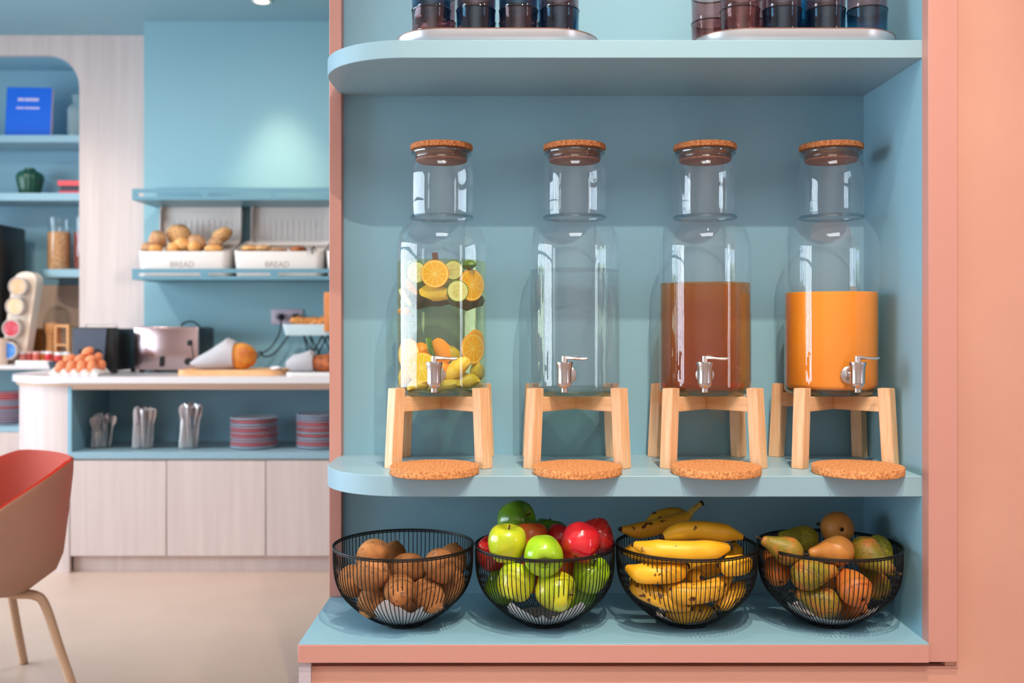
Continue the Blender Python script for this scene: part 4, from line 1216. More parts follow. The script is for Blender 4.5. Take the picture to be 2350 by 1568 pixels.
# eggs in a paper tray
EGGD = 4.66
PULP = mat('paper_pulp', (236, 230, 226), 0.9, bump=0.3, bscale=60)
t = thing('egg_tray', 'white paper pulp tray of brown eggs at the worktop edge', 'egg tray', (px_x(186, EGGD + 0.07), y_of(EGGD + 0.055), ZC))
def egg_tray():
    bm = BM()
    nx, ny = 33, 17
    w, d = 0.118, 0.075
    V = []
    for j in range(ny):
        row = []
        for i in range(nx):
            x, y = -w + 2 * w * i / (nx - 1), -d + 2 * d * j / (ny - 1)
            z = 0.024 + 0.017 * math.sin(i / (nx - 1) * 2 * PI * 5 - PI / 2) * 0.6 + 0.010 * math.sin(j / (ny - 1) * 2 * PI * 3 - PI / 2) * 0.6
            row.append(Vector((x, y, z)))
        V.append(row)
    top = grid_faces(bm, V, False)
    # skirt with scalloped lower edge, drawn in towards the foot
    border = [top[0][i] for i in range(nx)] + [top[j][-1] for j in range(1, ny)] + [top[-1][i] for i in range(nx - 2, -1, -1)] + [top[j][0] for j in range(ny - 2, 0, -1)]
    low = [bm.verts.new((v.co.x * 0.93, v.co.y * 0.9, max(0.0, (v.co.z - 0.024) * 0.0))) for v in border]
    n = len(border)
    for i in range(n):
        j = (i + 1) % n
        bm.faces.new((border[i], low[i], low[j], border[j]))
    bmesh.ops.recalc_face_normals(bm, faces=bm.faces[:])
    return bm
obj('tray_shell', egg_tray(), PULP, t)
EGGS = mat('brown_egg', (232, 138, 94), 0.5, spec=0.3, rand=0.10, sss=0.1)
EGG = mesh(lathe([(0, -0.0275), (0.010, -0.0262), (0.018, -0.0215), (0.0225, -0.014), (0.0240, -0.005), (0.0232, 0.006), (0.0195, 0.0175), (0.013, 0.026), (0.006, 0.0300), (0, 0.0310)], 24), EGGS)
eggs = [(140, 842, 4.665, (20, 0), 'at the left end of the front row'), (164, 842, 4.665, (0, 0), 'second from the left in the front row'), (188, 842, 4.665, (0, 0), 'third from the left in the front row'), (212, 843, 4.67, (0, 10), 'at the right end of the front row'), (231, 840, 4.72, (30, 10), 'behind the right end of the front row'), (161, 825, 4.71, (60, 0), 'left of the second layer, lying tilted'), (184, 826, 4.69, (40, 0), 'in the middle of the second layer'), (208, 827, 4.69, (70, 20), 'right of the second layer'), (223, 823, 4.74, (30, 0), 'at the back of the second layer'), (202, 809, 4.72, (50, 0), 'crowning the pile')]
for px, py, d, (rx, ry), lab in eggs:
    obj('egg', EGG, loc=P(px, py, d), rot=(R(ry), R(rx), 0), label='brown egg ' + lab, cat='egg', group='eggs in the paper tray')
obj('bowl', lathe([(0, 0.0), (0.035, 0.0), (0.038, 0.004), (0.052, 0.028), (0.060, 0.058), (0.058, 0.060), (0.049, 0.030), (0.034, 0.008), (0, 0.007)], 36), mat('dark_bowl', (44, 50, 62), 0.4), loc=(px_x(141, 4.83), y_of(4.83), ZC), label='dark slate bowl behind the egg tray', cat='bowl')

# bread on the board
WRAP = mat('white_wrapping', (240, 236, 240), 0.7, bump=0.15, bscale=18)
t = thing('cutting_board', 'rounded wooden cutting board under the paper-wrapped loaf', 'board', (px_x(538, 4.80), y_of(4.84), ZC))
obj('board', prism(rrect(-0.255, 0.245, -0.13, 0.13, 0.05), 0.0, 0.024), mat('board_wood', (246, 192, 138), 0.45, col2=(232, 168, 112), vscale=8, vstretch=(1, 8, 8)), t, ang=30)
def sleeve(pts, seed):
    """open paper sleeve: rings along x, (x, zc, rz, ry)"""
    bm = BM()
    rows = []
    for x, zc, rz, ry in pts:
        row = []
        for i in range(20):
            a = 2 * PI * i / 20
            k = 1 + 0.06 * mnoise.noise(Vector((x * 22, math.cos(a) * 1.5 + seed, math.sin(a) * 1.5)))
            row.append(Vector((x, ry * math.cos(a) * k, max(0.0, zc + rz * math.sin(a) * k))))
        rows.append(row)
    grid_faces(bm, rows, True, True, False)
    bmesh.ops.solidify(bm, geom=bm.faces[:], thickness=0.0008)
    return bm
zb = ZC + 0.0245
bo = Vector((px_x(538, 4.80), y_of(4.80), zb))
dx = 4.80 / F_PX
t = thing('wrapped_loaf', 'golden loaf in a white paper sleeve on the cutting board', 'bread', bo)
obj('paper_sleeve', sleeve([((443 - 538) * dx, 0.030, 0.008, 0.05), ((455 - 538) * dx, 0.032, 0.028, 0.06), ((480 - 538) * dx, 0.045, 0.046, 0.066), ((510 - 538) * dx, 0.064, 0.065, 0.07), ((524 - 538) * dx, 0.076, 0.076, 0.07), ((541 - 538) * dx, 0.068, 0.068, 0.07)], 2), WRAP, t, label='white paper sleeve')
obj('loaf', blob(0.078, 0.060, 0.064, 0.10, 1.8, 21, 3, flat=0.98), mat('pan_loaf', (240, 164, 66), 0.5, col2=(206, 108, 36), vscale=12), t, loc=((554 - 538) * dx, 0, 0.063), label='golden brown loaf')
obj('napkin', blob(0.028, 0.03, 0.009, 0.5, 2.2, 5, 2), PAPER, loc=(px_x(635, 4.76), y_of(4.76), ZC + 0.033), label='crumpled napkin on the right end of the cutting board', cat='napkin')
t = obj('serving_plate', prism(rrect(-0.02, 0.40, -0.09, 0.09, 0.03), 0.0, 0.014), mat('white_ceramic', (236, 232, 230), 0.25), loc=(px_x(672, 4.76), y_of(4.78), ZC), label='white oblong plate under the seeded loaf', cat='plate', ang=25)
bo = Vector((px_x(690, 4.76), y_of(4.76), ZC + 0.0145))
dx = 4.76 / F_PX
t = thing('wrapped_loaf', 'dark seeded loaf half wrapped in white cloth beside the pink strip', 'bread', bo)
obj('cloth_wrap', sleeve([((660 - 690) * dx, 0.035, 0.020, 0.045), ((672 - 690) * dx, 0.040, 0.040, 0.055), ((692 - 690) * dx, 0.044, 0.045, 0.058), ((714 - 690) * dx, 0.052, 0.053, 0.060), ((722 - 690) * dx, 0.046, 0.046, 0.058)], 9), WRAP, t)
obj('loaf', blob(0.115, 0.055, 0.042, 0.16, 2.6, 31, 3, flat=0.98), mat('seeded_loaf', (206, 108, 52), 0.6, col2=(110, 52, 30), vscale=26, bump=0.5, bscale=50), t, loc=((755 - 690) * dx, 0, 0.041))

# pastry riser
t = thing('pastry_riser', 'pale ribbed tray on a black criss-cross wire stand', 'stand', (px_x(720, 5.10), y_of(5.12), ZC))
zr = P(0, 770, 5.04).z - ZC
bm = BM()
rows = []
for o, z in ((0.012, zr), (0.0, zr + 0.052), (-0.0, zr + 0.056), (0.006, zr + 0.056), (0.014, zr + 0.006)):
    rows.append([Vector((x, y, z)) for x, y in rrect(-0.145 + o, 0.25 - o, -0.10 + o, 0.10 - o, 0.02, 4)])
grid_faces(bm, rows, True, True, True)
bmesh.ops.recalc_face_normals(bm, faces=bm.faces[:])
obj('tray', bm, mat('pale_blue_tray', (198, 218, 224), 0.4), t, ang=30)
for sy in (-0.075, 0.075):
    for x0, x1 in ((-0.040, 0.055), (-0.040, 0.005), (0.055, -0.040), (0.055, 0.15), (0.15, 0.055), (0.15, 0.20)):
        obj('wire', tube([(x0, sy, zr), (x1, sy, 0.004)], 0.004, 6), BLACK_WIRE, t)
    obj('foot_rail', tube([(-0.06, sy, 0.004), (0.22, sy, 0.004)], 0.004, 6), BLACK_WIRE, t)
CRO = mat('glazed_croissant', (214, 128, 62), 0.45, col2=(236, 170, 96), vscale=20, bump=0.3, bscale=40)
for px, lab, s in ((688, 'glazed croissant at the left end of the raised tray', 1), (716, 'glazed croissant in the middle of the raised tray', 2), (742, 'glazed croissant next to the pink strip on the raised tray', 3)):
    obj('croissant', blob(0.048, 0.04, 0.026, 0.35, 2.0, s + 40, 3), CRO, loc=(px_x(px, 5.08), y_of(5.08), ZC + zr + 0.068), rot=(0, R(12 * (2 - s)), 0.3 * s), label=lab, cat='croissant', group='croissants on the raised tray')
obj('wooden_board', box((0, 0, 0), (0.12, 0.018, 0.20), 0.006), mat('amber_board', (222, 138, 70), 0.4, col2=(200, 112, 50), vscale=8, vstretch=(6, 6, 1)), loc=(px_x(743, 4.99), y_of(4.99), P(0, 762, 4.99).z), label='amber wooden board standing at the front of the raised tray', cat='board')

# ---------------------------------------------------------------- chair
t = thing('tub_chair', 'tan tub chair with an orange-red inside at the left edge', 'chair', (-1.66, 1.07, 0), rot=(0, 0, R(45)))
SHELL = mat('tan_shell', (226, 194, 168), 0.5, spec=0.35)
INSIDE = mat('orange_red_lining', (238, 108, 84), 0.6)
CHLEG = mat('tan_leg', (208, 172, 142), 0.45)
def chair_h(a):           # rim height by angle from the back
    a = abs(a)
    return 0.727 if a < 0.75 else 0.727 - 0.20 * min(1.0, ((a - 0.75) / 1.35)) ** 1.3 if a < 2.1 else 0.527 - 0.08 * min(1, (a - 2.1) / 0.5)
def chair_rows(off, z_lo, lift=0.0):
    rows = []
    na = 56
    for k in range(10):
        f = k / 9
        row = []
        for i in range(na):
            a = -PI + 2 * PI * i / na
            h = chair_h(a) + lift
            g = f ** 0.9
            z = z_lo + (h - z_lo) * g
            base = 0.238 + 0.045 * min(1, (z - 0.335) / 0.36) ** 0.8 if z > 0.335 else 0.238
            if k == 0:
                base = 0.165
            elif k == 1:
                base -= 0.012
            rr = base - off
            sq = 1 + 0.05 * math.cos(4 * a + PI) * 0.6
            row.append(Vector((rr * sq * math.cos(a), rr * sq * math.sin(a), z)))
        rows.append(row)
    return rows
bm = BM()
grid_faces(bm, chair_rows(0.0, 0.335), True, True, False)
bmesh.ops.solidify(bm, geom=bm.faces[:], thickness=-0.006)
bmesh.ops.recalc_face_normals(bm, faces=bm.faces[:])
obj('shell', bm, SHELL, t, ang=60)
bm = BM()
grid_faces(bm, chair_rows(0.008, 0.395, 0.004), True, True, False)
bmesh.ops.solidify(bm, geom=bm.faces[:], thickness=-0.008)
bmesh.ops.recalc_face_normals(bm, faces=bm.faces[:])
obj('lining', bm, INSIDE, t, ang=60)
for sx in (-1, 1):
    for sy in (-1, 1):
        pts = catmull([(sx * 0.09, sy * 0.09, 0.322), (sx * 0.135, sy * 0.135, 0.318), (sx * 0.158, sy * 0.158, 0.285), (sx * 0.19, sy * 0.19, 0.15), (sx * 0.225, sy * 0.225, 0.006)], 24)
        lg = obj('leg', tube(pts, lambda f: 0.0145 - 0.001 * f, 16), CHLEG, t)
        obj('foot_cap', lathe([(0, 0.0), (0.012, 0.0), (0.0135, 0.006), (0, 0.0065)], 16), BLACK_RUBBER, lg, loc=(sx * 0.225, sy * 0.225, 0.0))
obj('seat_bracket', tube([(-0.09, -0.09, 0.323), (0.09, 0.09, 0.323)], 0.012, 10), CHLEG, t)
obj('seat_bracket', tube([(-0.09, 0.09, 0.323), (0.09, -0.09, 0.323)], 0.012, 10), CHLEG, t)

# ---------------------------------------------------------------- wire baskets
BPROF = [(0.043, 0.0), (0.055, 0.0052), (0.071, 0.013), (0.094, 0.029), (0.1165, 0.050), (0.131, 0.069), (0.1412, 0.094), (0.1452, 0.125), (0.1458, 0.162)]
BY = 2.09 - D0
BX = [-0.2305, 0.0662, 0.3628, 0.6625]
def bowl_r(h):
    for (r0, z0), (r1, z1) in zip(BPROF[:-1], BPROF[1:]):
        if h <= z1:
            return r0 + (r1 - r0) * max(0, (h - z0)) / (z1 - z0)
    return BPROF[-1][0] + (h - 0.162) * 0.2
_bp = catmull([(r, 0, z) for r, z in BPROF], 40)
BFINE = []
for _a, _b in zip(_bp[:-1], _bp[1:]):
    _t = (_b - _a).normalized()
    BFINE.append(((_a.x + _b.x) / 2, (_a.z + _b.z) / 2, -_t.z, _t.x))
for _r in (0.0, 0.01, 0.02, 0.03, 0.04):
    BFINE.append((_r, 0.004, 0.0, 1.0))
wp = catmull([(r, 0, z + 0.003) for r, z in BPROF], 22)
cage = BM()
NW = 94
one = tube(wp, 0.00102, 5)
tmp = bpy.data.meshes.new('wire_tmp')
one.to_mesh(tmp)
one.free()
for k in range(NW):
    n0 = len(cage.verts)
    cage.from_mesh(tmp)
    cage.verts.ensure_lookup_table()
    bmesh.ops.rotate(cage, verts=cage.verts[n0:], cent=(0, 0, 0), matrix=Matrix.Rotation(2 * PI * k / NW + 0.004 * math.sin(k * 7.3), 3, 'Z'))
CAGE = mesh(cage, BLACK_WIRE)
def ring_mesh(r, z, w):
    return mesh(tube([(r * math.cos(2 * PI * i / 72), r * math.sin(2 * PI * i / 72), z) for i in range(72)], w, 8, closed=True, up=(0, 0, 1)), BLACK_WIRE)
RIM = ring_mesh(0.1460, 0.1655, 0.0021)
RIM2 = ring_mesh(0.1456, 0.1615, 0.0013)
FOOT = ring_mesh(0.0440, 0.0022, 0.0022)
FLOORD = mesh(lathe([(0, 0.0018), (0.043, 0.0018), (0.043, 0.0034), (0, 0.0034)], 48), BLACK_WIRE)
blabs = ['black wire basket of brown kiwis, leftmost', 'black wire basket heaped with green and red apples', 'black wire basket heaped with bananas', 'black wire basket of pears, next to the side panel']
for k in range(4):
    t = thing('wire_basket', blabs[k], 'basket', (BX[k], BY, ZB), rot=(0, 0, 0.4 * k), group='wire fruit baskets')
    obj('wire_cage', CAGE, parent=t, kind='stuff')
    obj('rim', RIM, parent=t)
    obj('rim_wire', RIM2, parent=t)
    obj('foot_ring', FOOT, parent=t)
    obj('base_disc', FLOORD, parent=t)
# crumpled paper liners
def liner(fn, seed):
    bm = BM()
    rows = []
    na = 72
    for f in (0.0, 0.12, 0.3, 0.5, 0.7, 0.85, 1.0):
        row = []
        for i in range(na):
            a = 2 * PI * i / na
            h = fn(a) * f
            r = bowl_r(h) - 0.0045 - 0.003 * abs(mnoise.noise(Vector((math.cos(a) * 3 + seed, math.sin(a) * 3, f * 3))))
            if f == 0.0:
                r = 0.036
            row.append(Vector((r * math.cos(a), r * math.sin(a), max(h, 0.0) + 0.0062)))
        rows.append(row)
    grid_faces(bm, rows, True, True, False)
    return bm
def hk(peaks, base):
    def f(a):
        v = base
        for c, w, h in peaks:
            d = (a - R(c) + PI) % (2 * PI) - PI
            v = max(v, h * max(0, 1 - abs(d) / R(w)))
        return max(0.008, v + 0.003 * mnoise.noise(Vector((math.cos(a) * 5, math.sin(a) * 5, base * 100))))
    return f
liners = [hk([(262, 44, 0.080), (296, 36, 0.060), (215, 34, 0.052), (330, 40, 0.040)], 0.030), hk([(235, 36, 0.066), (305, 46, 0.066), (265, 20, 0.040)], 0.010), hk([(225, 40, 0.022), (300, 40, 0.016)], 0.012), hk([(205, 30, 0.050), (240, 30, 0.034), (300, 40, 0.038), (335, 30, 0.046)], 0.022)]
plabs = ['white paper liner under the kiwis', 'torn white paper liner under the apples', 'white paper liner mostly hidden under the bananas', 'white paper liner under the pears']
for k in range(4):
    obj('paper_liner', liner(liners[k], k), PAPER, loc=(BX[k], BY, ZB), label=plabs[k], cat='paper', group='paper liners')

# ---------------------------------------------------------------- fruit
def settle(items, bx_, iters=260):
    """items: [pos Vector, r]; push overlapping spheres apart, mostly in depth, and keep them in the bowl"""
    for it in range(iters):
        for i in range(len(items)):
            for j in range(i + 1, len(items)):
                a, b = items[i], items[j]
                if len(a) > 2 and len(b) > 2 and a[2] == b[2]:
                    continue
                d = b[0] - a[0]
                ov = (a[1] + b[1]) * 0.985 - d.length
                if ov > 0:
                    n = d.normalized()
                    n = Vector((n.x * 0.35, n.y * 1.0 if abs(n.y) > 0.05 else 0.25 * (1 if j > i else -1), n.z * 0.35))
                    if n.length < 1e-5:
                        n = Vector((0, 1, 0))
                    a[0] -= n * ov * 0.25
                    b[0] += n * ov * 0.25
        for a in items:
            h = a[0].z - ZB
            dx, dy = a[0].x - bx_, a[0].y - BY
            l = math.hypot(dx, dy)
            best = None
            for rp, zp, nr, nz in BFINE:          # nearest point of the bowl wall, inward normal
                sd = (l - rp) * nr + (h - zp) * nz
                dd = math.hypot(l - rp, h - zp)
                if best is None or dd < best[0]:
                    best = (dd, sd, nr, nz)
            ov = a[1] + 0.002 - best[1]
            if ov > 0 and h < 0.19:
                l2 = max(0.0, l + best[2] * ov)
                s = l2 / l if l > 1e-6 else 1
                a[0].x = bx_ + dx * (0.35 + 0.65 * s)
                a[0].y = BY + dy * s
                a[0].z += best[3] * ov * 0.6
            if a[0].y + a[1] > YB - 0.003:
                a[0].y = YB - 0.003 - a[1]
            if a[0].x + a[1] > XR - 0.004:
                a[0].x = XR - 0.004 - a[1]
            if h - a[1] < 0.008:
                a[0].z = ZB + 0.008 + a[1]
    return items

def fruit_mat(name, c1, c2, scale, c3=None, speck=None, speck_scale=200, speck_lo=0.62, rough=0.35, spec=0.5, bump=0.0, coat=0.0, stretch=(1, 1, 1), rand=0.06):
    m, nt, b = new_mat(name)
    L = nt.links
    tc = N(nt, 'ShaderNodeTexCoord')
    oi = N(nt, 'ShaderNodeObjectInfo')
    ad = N(nt, 'ShaderNodeVectorMath', operation='ADD')
    sc_ = N(nt, 'ShaderNodeVectorMath', operation='SCALE')
    sc_.inputs['Scale'].default_value = 1.0
    cb = N(nt, 'ShaderNodeCombineXYZ')
    L.new(oi.outputs['Random'], cb.inputs[0])
    L.new(oi.outputs['Random'], cb.inputs[2])
    mp = N(nt, 'ShaderNodeMapping')
    mp.inputs['Scale'].default_value = stretch
    L.new(tc.outputs['Object'], mp.inputs[0])
    L.new(mp.outputs[0], ad.inputs[0])
    L.new(cb.outputs[0], ad.inputs[1])
    n1 = N(nt, 'ShaderNodeTexNoise')
    n1.inputs['Scale'].default_value = scale
    n1.inputs['Detail'].default_value = 4
    L.new(ad.outputs[0], n1.inputs['Vector'])
    cr = N(nt, 'ShaderNodeValToRGB')
    e = cr.color_ramp.elements
    e[0].position, e[1].position = 0.35, 0.65
    e[0].color, e[1].color = lin(c1), lin(c2)
    if c3:
        n = e.new(0.5)
        n.color = lin(c3)
    L.new(n1.outputs['Fac'], cr.inputs[0])
    src = cr.outputs[0]
    if speck:
        n2 = N(nt, 'ShaderNodeTexNoise')
        n2.inputs['Scale'].default_value = speck_scale
        n2.inputs['Detail'].default_value = 3
        L.new(ad.outputs[0], n2.inputs['Vector'])
        c2_ = N(nt, 'ShaderNodeValToRGB')
        c2_.color_ramp.elements[0].position = speck_lo
        c2_.color_ramp.elements[1].position = speck_lo + 0.05
        L.new(n2.outputs['Fac'], c2_.inputs[0])
        mx = N(nt, 'ShaderNodeMix', data_type='RGBA')
        mx.inputs['B'].default_value = lin(speck)
        L.new(src, mx.inputs['A'])
        L.new(c2_.outputs[0], mx.inputs['Factor'])
        src = mx.outputs['Result']
    hs = N(nt, 'ShaderNodeHueSaturation')
    mr = N(nt, 'ShaderNodeMapRange')
    mr.inputs[3].default_value = 1 - rand
    mr.inputs[4].default_value = 1 + rand
    L.new(oi.outputs['Random'], mr.inputs[0])
    L.new(mr.outputs[0], hs.inputs['Value'])
    L.new(src, hs.inputs['Color'])
    L.new(hs.outputs[0], b.inputs['Base Color'])
    b.inputs['Roughness'].default_value = rough
    b.inputs['Specular IOR Level'].default_value = spec
    b.inputs['Coat Weight'].default_value = coat
    if bump:
        nb = N(nt, 'ShaderNodeTexNoise')
        nb.inputs['Scale'].default_value = 420
        L.new(tc.outputs['Object'], nb.inputs['Vector'])
        bp = N(nt, 'ShaderNodeBump')
        bp.inputs['Strength'].default_value = bump
        bp.inputs['Distance'].default_value = 0.001
        L.new(nb.outputs['Fac'], bp.inputs['Height'])
        L.new(bp.outputs[0], b.inputs['Normal'])
    return m

def aim(o, v):
    """turn the object's +z towards v"""
    o.rotation_mode = 'QUATERNION'
    o.rotation_quaternion = Vector(v).to_track_quat('Z', 'Y')
    return o

# kiwis
KIWI = fruit_mat('kiwi_skin', (150, 98, 58), (186, 126, 78), 22, None, (132, 84, 50), 140, 0.62, 0.85, 0.15, 0.5)
KTIP = mat('kiwi_tip', (120, 76, 46), 0.9, col2=(180, 130, 90), vscale=300, bump=0.6, bscale=300)
kprof = [(0, -1.0)] + [(math.sin(PI * k / 18) ** 0.92, -math.cos(PI * k / 18)) for k in range(1, 18)] + [(0, 1.0)]
def kiwi_mesh(r, l, seed):
    bm = lathe([(p * r, z * l) for p, z in kprof], 28)
    for v in bm.verts:
        v.co *= 1 + 0.04 * mnoise.noise(v.co * 40 + Vector((seed, 0, 0)))
    return mesh(bm, KIWI)
KM = [kiwi_mesh(0.0320, 0.0385, s) for s in range(3)]
KT = mesh(lathe([(0.0095, -0.0022), (0.0065, 0.0006), (0.0042, 0.0016), (0.0038, 0.0034), (0.0018, 0.0030), (0, 0.0012)], 14, fn=lambda p, a: Vector((p.x, p.y, p.z + 0.0006 * math.sin(5 * a)))), KTIP)
kiwis = [
    (847, 1286, 2.060, (0.6, -0.3, 0.75), 'large kiwi leaning on the left rim, partly shaded'),
    (900, 1284, 2.180, (0.2, 0.3, 1), 'dark kiwi at the back between two larger ones'),
    (938, 1305, 2.070, (1, 0.1, -0.1), 'kiwi lying flat in the centre of the top layer'),
    (1009, 1302, 2.020, (-0.25, -0.55, 0.8), 'kiwi with a crinkled tip at the right of the top layer'),
    (1036, 1290, 2.130, (0.2, 0.2, 1), 'shaded kiwi behind the crinkle-tipped one'),
    (807, 1336, 2.050, (-0.1, -0.8, 0.6), 'kiwi against the left wires'),
    (861, 1325, 1.990, (0.75, -0.5, 0.45), 'kiwi at the front left just below the rim'),
    (916, 1356, 1.985, (0.25, -0.95, 0.1), 'kiwi at the centre front, its tip facing forward'),
    (979, 1373, 2.000, (0.7, -0.5, -0.5), 'lowest kiwi at the front right'),
    (851, 1378, 2.030, (0.6, -0.3, 0.8), 'kiwi at the lower left above the paper'),
    (1040, 1350, 2.070, (0.4, 0.1, 1), 'kiwi against the right wires'),
    (930, 1372, 2.110, (1, 0, 0), 'kiwi glimpsed between the centre and right front ones'),
    (985, 1340, 2.140, (0, 0.4, 1), 'kiwi glimpsed above the lowest front right one'),
    (870, 1345, 2.130, (0.3, 0.4, 1), 'kiwi glimpsed between the front left ones'),
]
its = settle([[P(px, py, d), 0.0328] for px, py, d, v, lab in kiwis], BX[0])
for k, ((px, py, d, v, lab), (pos, r)) in enumerate(zip(kiwis, its)):
    t = aim(thing('kiwi', lab, 'kiwi', pos, group='kiwis in the leftmost basket'), v)
    obj('skin', KM[k % 3], parent=t)
    obj('tip', KT, parent=t, loc=(0, 0, 0.0380))

# apples
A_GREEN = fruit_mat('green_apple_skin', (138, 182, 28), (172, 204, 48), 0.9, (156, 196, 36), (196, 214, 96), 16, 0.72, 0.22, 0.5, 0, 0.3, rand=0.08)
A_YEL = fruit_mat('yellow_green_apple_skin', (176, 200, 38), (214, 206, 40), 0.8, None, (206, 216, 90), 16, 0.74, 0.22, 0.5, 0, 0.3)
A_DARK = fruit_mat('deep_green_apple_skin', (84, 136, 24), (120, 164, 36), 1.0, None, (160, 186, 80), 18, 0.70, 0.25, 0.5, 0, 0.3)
A_RED = fruit_mat('red_apple_skin', (190, 18, 34), (214, 36, 46), 1.2, None, (226, 90, 74), 14, 0.68, 0.2, 0.5, 0, 0.4)
A_RED2 = fruit_mat('streaked_red_apple_skin', (176, 16, 26), (206, 40, 36), 2.5, None, (226, 130, 60), 11, 0.62, 0.25, 0.5, 0, 0.3)
A_ORG = fruit_mat('orange_red_apple_skin', (210, 76, 30), (226, 110, 44), 1.2, None, None, rough=0.3)
AST = mat('apple_stem', (92, 66, 40), 0.8)
aprof = [(0, 0.66), (0.10, 0.70), (0.22, 0.84), (0.38, 0.945), (0.55, 0.965), (0.75, 0.88), (0.92, 0.64), (1.0, 0.28), (0.995, -0.05), (0.93, -0.38), (0.80, -0.66), (0.63, -0.84), (0.48, -0.905), (0.34, -0.90), (0.20, -0.82), (0.10, -0.74), (0, -0.72)]
def apple_mesh(m_, seed):
    pr = [(p.x, p.z) for p in catmull([(r, 0, z) for r, z in aprof], 34)]
    pr[0], pr[-1] = (0, pr[0][1]), (0, pr[-1][1])
    bm = lathe([(max(0, r), z) for r, z in pr], 36, fn=lambda p, a: Vector((p.x, p.y, p.z)) * (1 + 0.022 * math.cos(5 * a + seed) * (1 if p.z < 0 else 0.4)))
    for v in bm.verts:
        v.co *= 1 + 0.03 * mnoise.noise(v.co * 1.1 + Vector((seed, 2, 0)))
    return mesh(bm, m_, True, 180)
ASTEM = mesh(tube(catmull([(0, 0, 0.64), (0.02, 0.01, 0.85), (0.08, 0.04, 1.05)], 8), lambda f: 0.035 + 0.02 * f, 8), AST)
ACAL = mesh(lathe([(0.13, -0.76), (0.09, -0.80), (0.05, -0.83), (0.02, -0.78), (0, -0.74)], 10, fn=lambda p, a: Vector((p.x * (1 + 0.5 * math.cos(5 * a)), p.y * (1 + 0.5 * math.cos(5 * a)), p.z))), mat('apple_calyx', (96, 76, 44), 0.9))
AM = {'g': apple_mesh(A_GREEN, 1), 'y': apple_mesh(A_YEL, 2), 'd': apple_mesh(A_DARK, 3), 'r': apple_mesh(A_RED, 4), 's': apple_mesh(A_RED2, 5), 'o': apple_mesh(A_ORG, 6)}
apples = [
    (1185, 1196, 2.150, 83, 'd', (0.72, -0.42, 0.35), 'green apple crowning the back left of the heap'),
    (1163, 1249, 2.020, 88, 'y', (0.1, -0.15, 1.0), 'yellow-green apple standing at the left above the rim'),
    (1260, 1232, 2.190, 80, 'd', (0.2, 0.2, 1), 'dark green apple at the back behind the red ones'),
    (1247, 1279, 1.965, 91, 'g', (0.05, -0.95, -0.32), 'bright green apple at the centre front, its dimple facing forward'),
    (1339, 1249, 2.000, 88, 'r', (0.4, 0.5, 0.9), 'shiny red apple at the right front above the rim'),
    (1370, 1232, 2.100, 80, 's', (0.9, -0.2, 0.3), 'speckled red apple behind the shiny red one'),
    (1132, 1275, 2.090, 78, 's', (0.1, -0.4, 1.0), 'streaked red apple against the left wires'),
    (1181, 1341, 2.000, 88, 'y', (0.3, 0.4, 1), 'large green apple at the lower left front'),
    (1273, 1357, 1.990, 90, 'y', (0.9, -0.35, -0.2), 'yellow-blushed green apple at the lower right front'),
    (1357, 1320, 2.050, 84, 'g', (0.2, -0.5, 0.9), 'green apple against the right wires below the red ones'),
    (1222, 1236, 2.110, 76, 'o', (0, 0.3, 1), 'orange-red apple squeezed behind the yellow-green one'),
    (1284, 1256, 2.110, 76, 'r', (0.3, 0.2, 1), 'dark red apple left of the shiny red one'),
    (1298, 1306, 2.090, 76, 'o', (0, 0, 1), 'orange-red apple below the shiny red one'),
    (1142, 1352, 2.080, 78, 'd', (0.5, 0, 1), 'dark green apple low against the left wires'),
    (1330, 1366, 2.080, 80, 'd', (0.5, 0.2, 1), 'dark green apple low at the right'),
    (1222, 1322, 2.110, 78, 's', (0, 0, 1), 'red apple glimpsed between the two lower front apples'),
]
its = settle([[P(px, py, d), w * d / F_PX / 2] for px, py, d, w, c, v, lab in apples], BX[1])
for (px, py, d, w, c, v, lab), (pos, r) in zip(apples, its):
    t = aim(thing('apple', lab, 'apple', pos, group='apples in the basket'), v)
    t.scale = (r, r, r * 0.97)
    obj('skin', AM[c], parent=t)
    obj('stem', ASTEM, parent=t)
    obj('calyx', ACAL, parent=t)

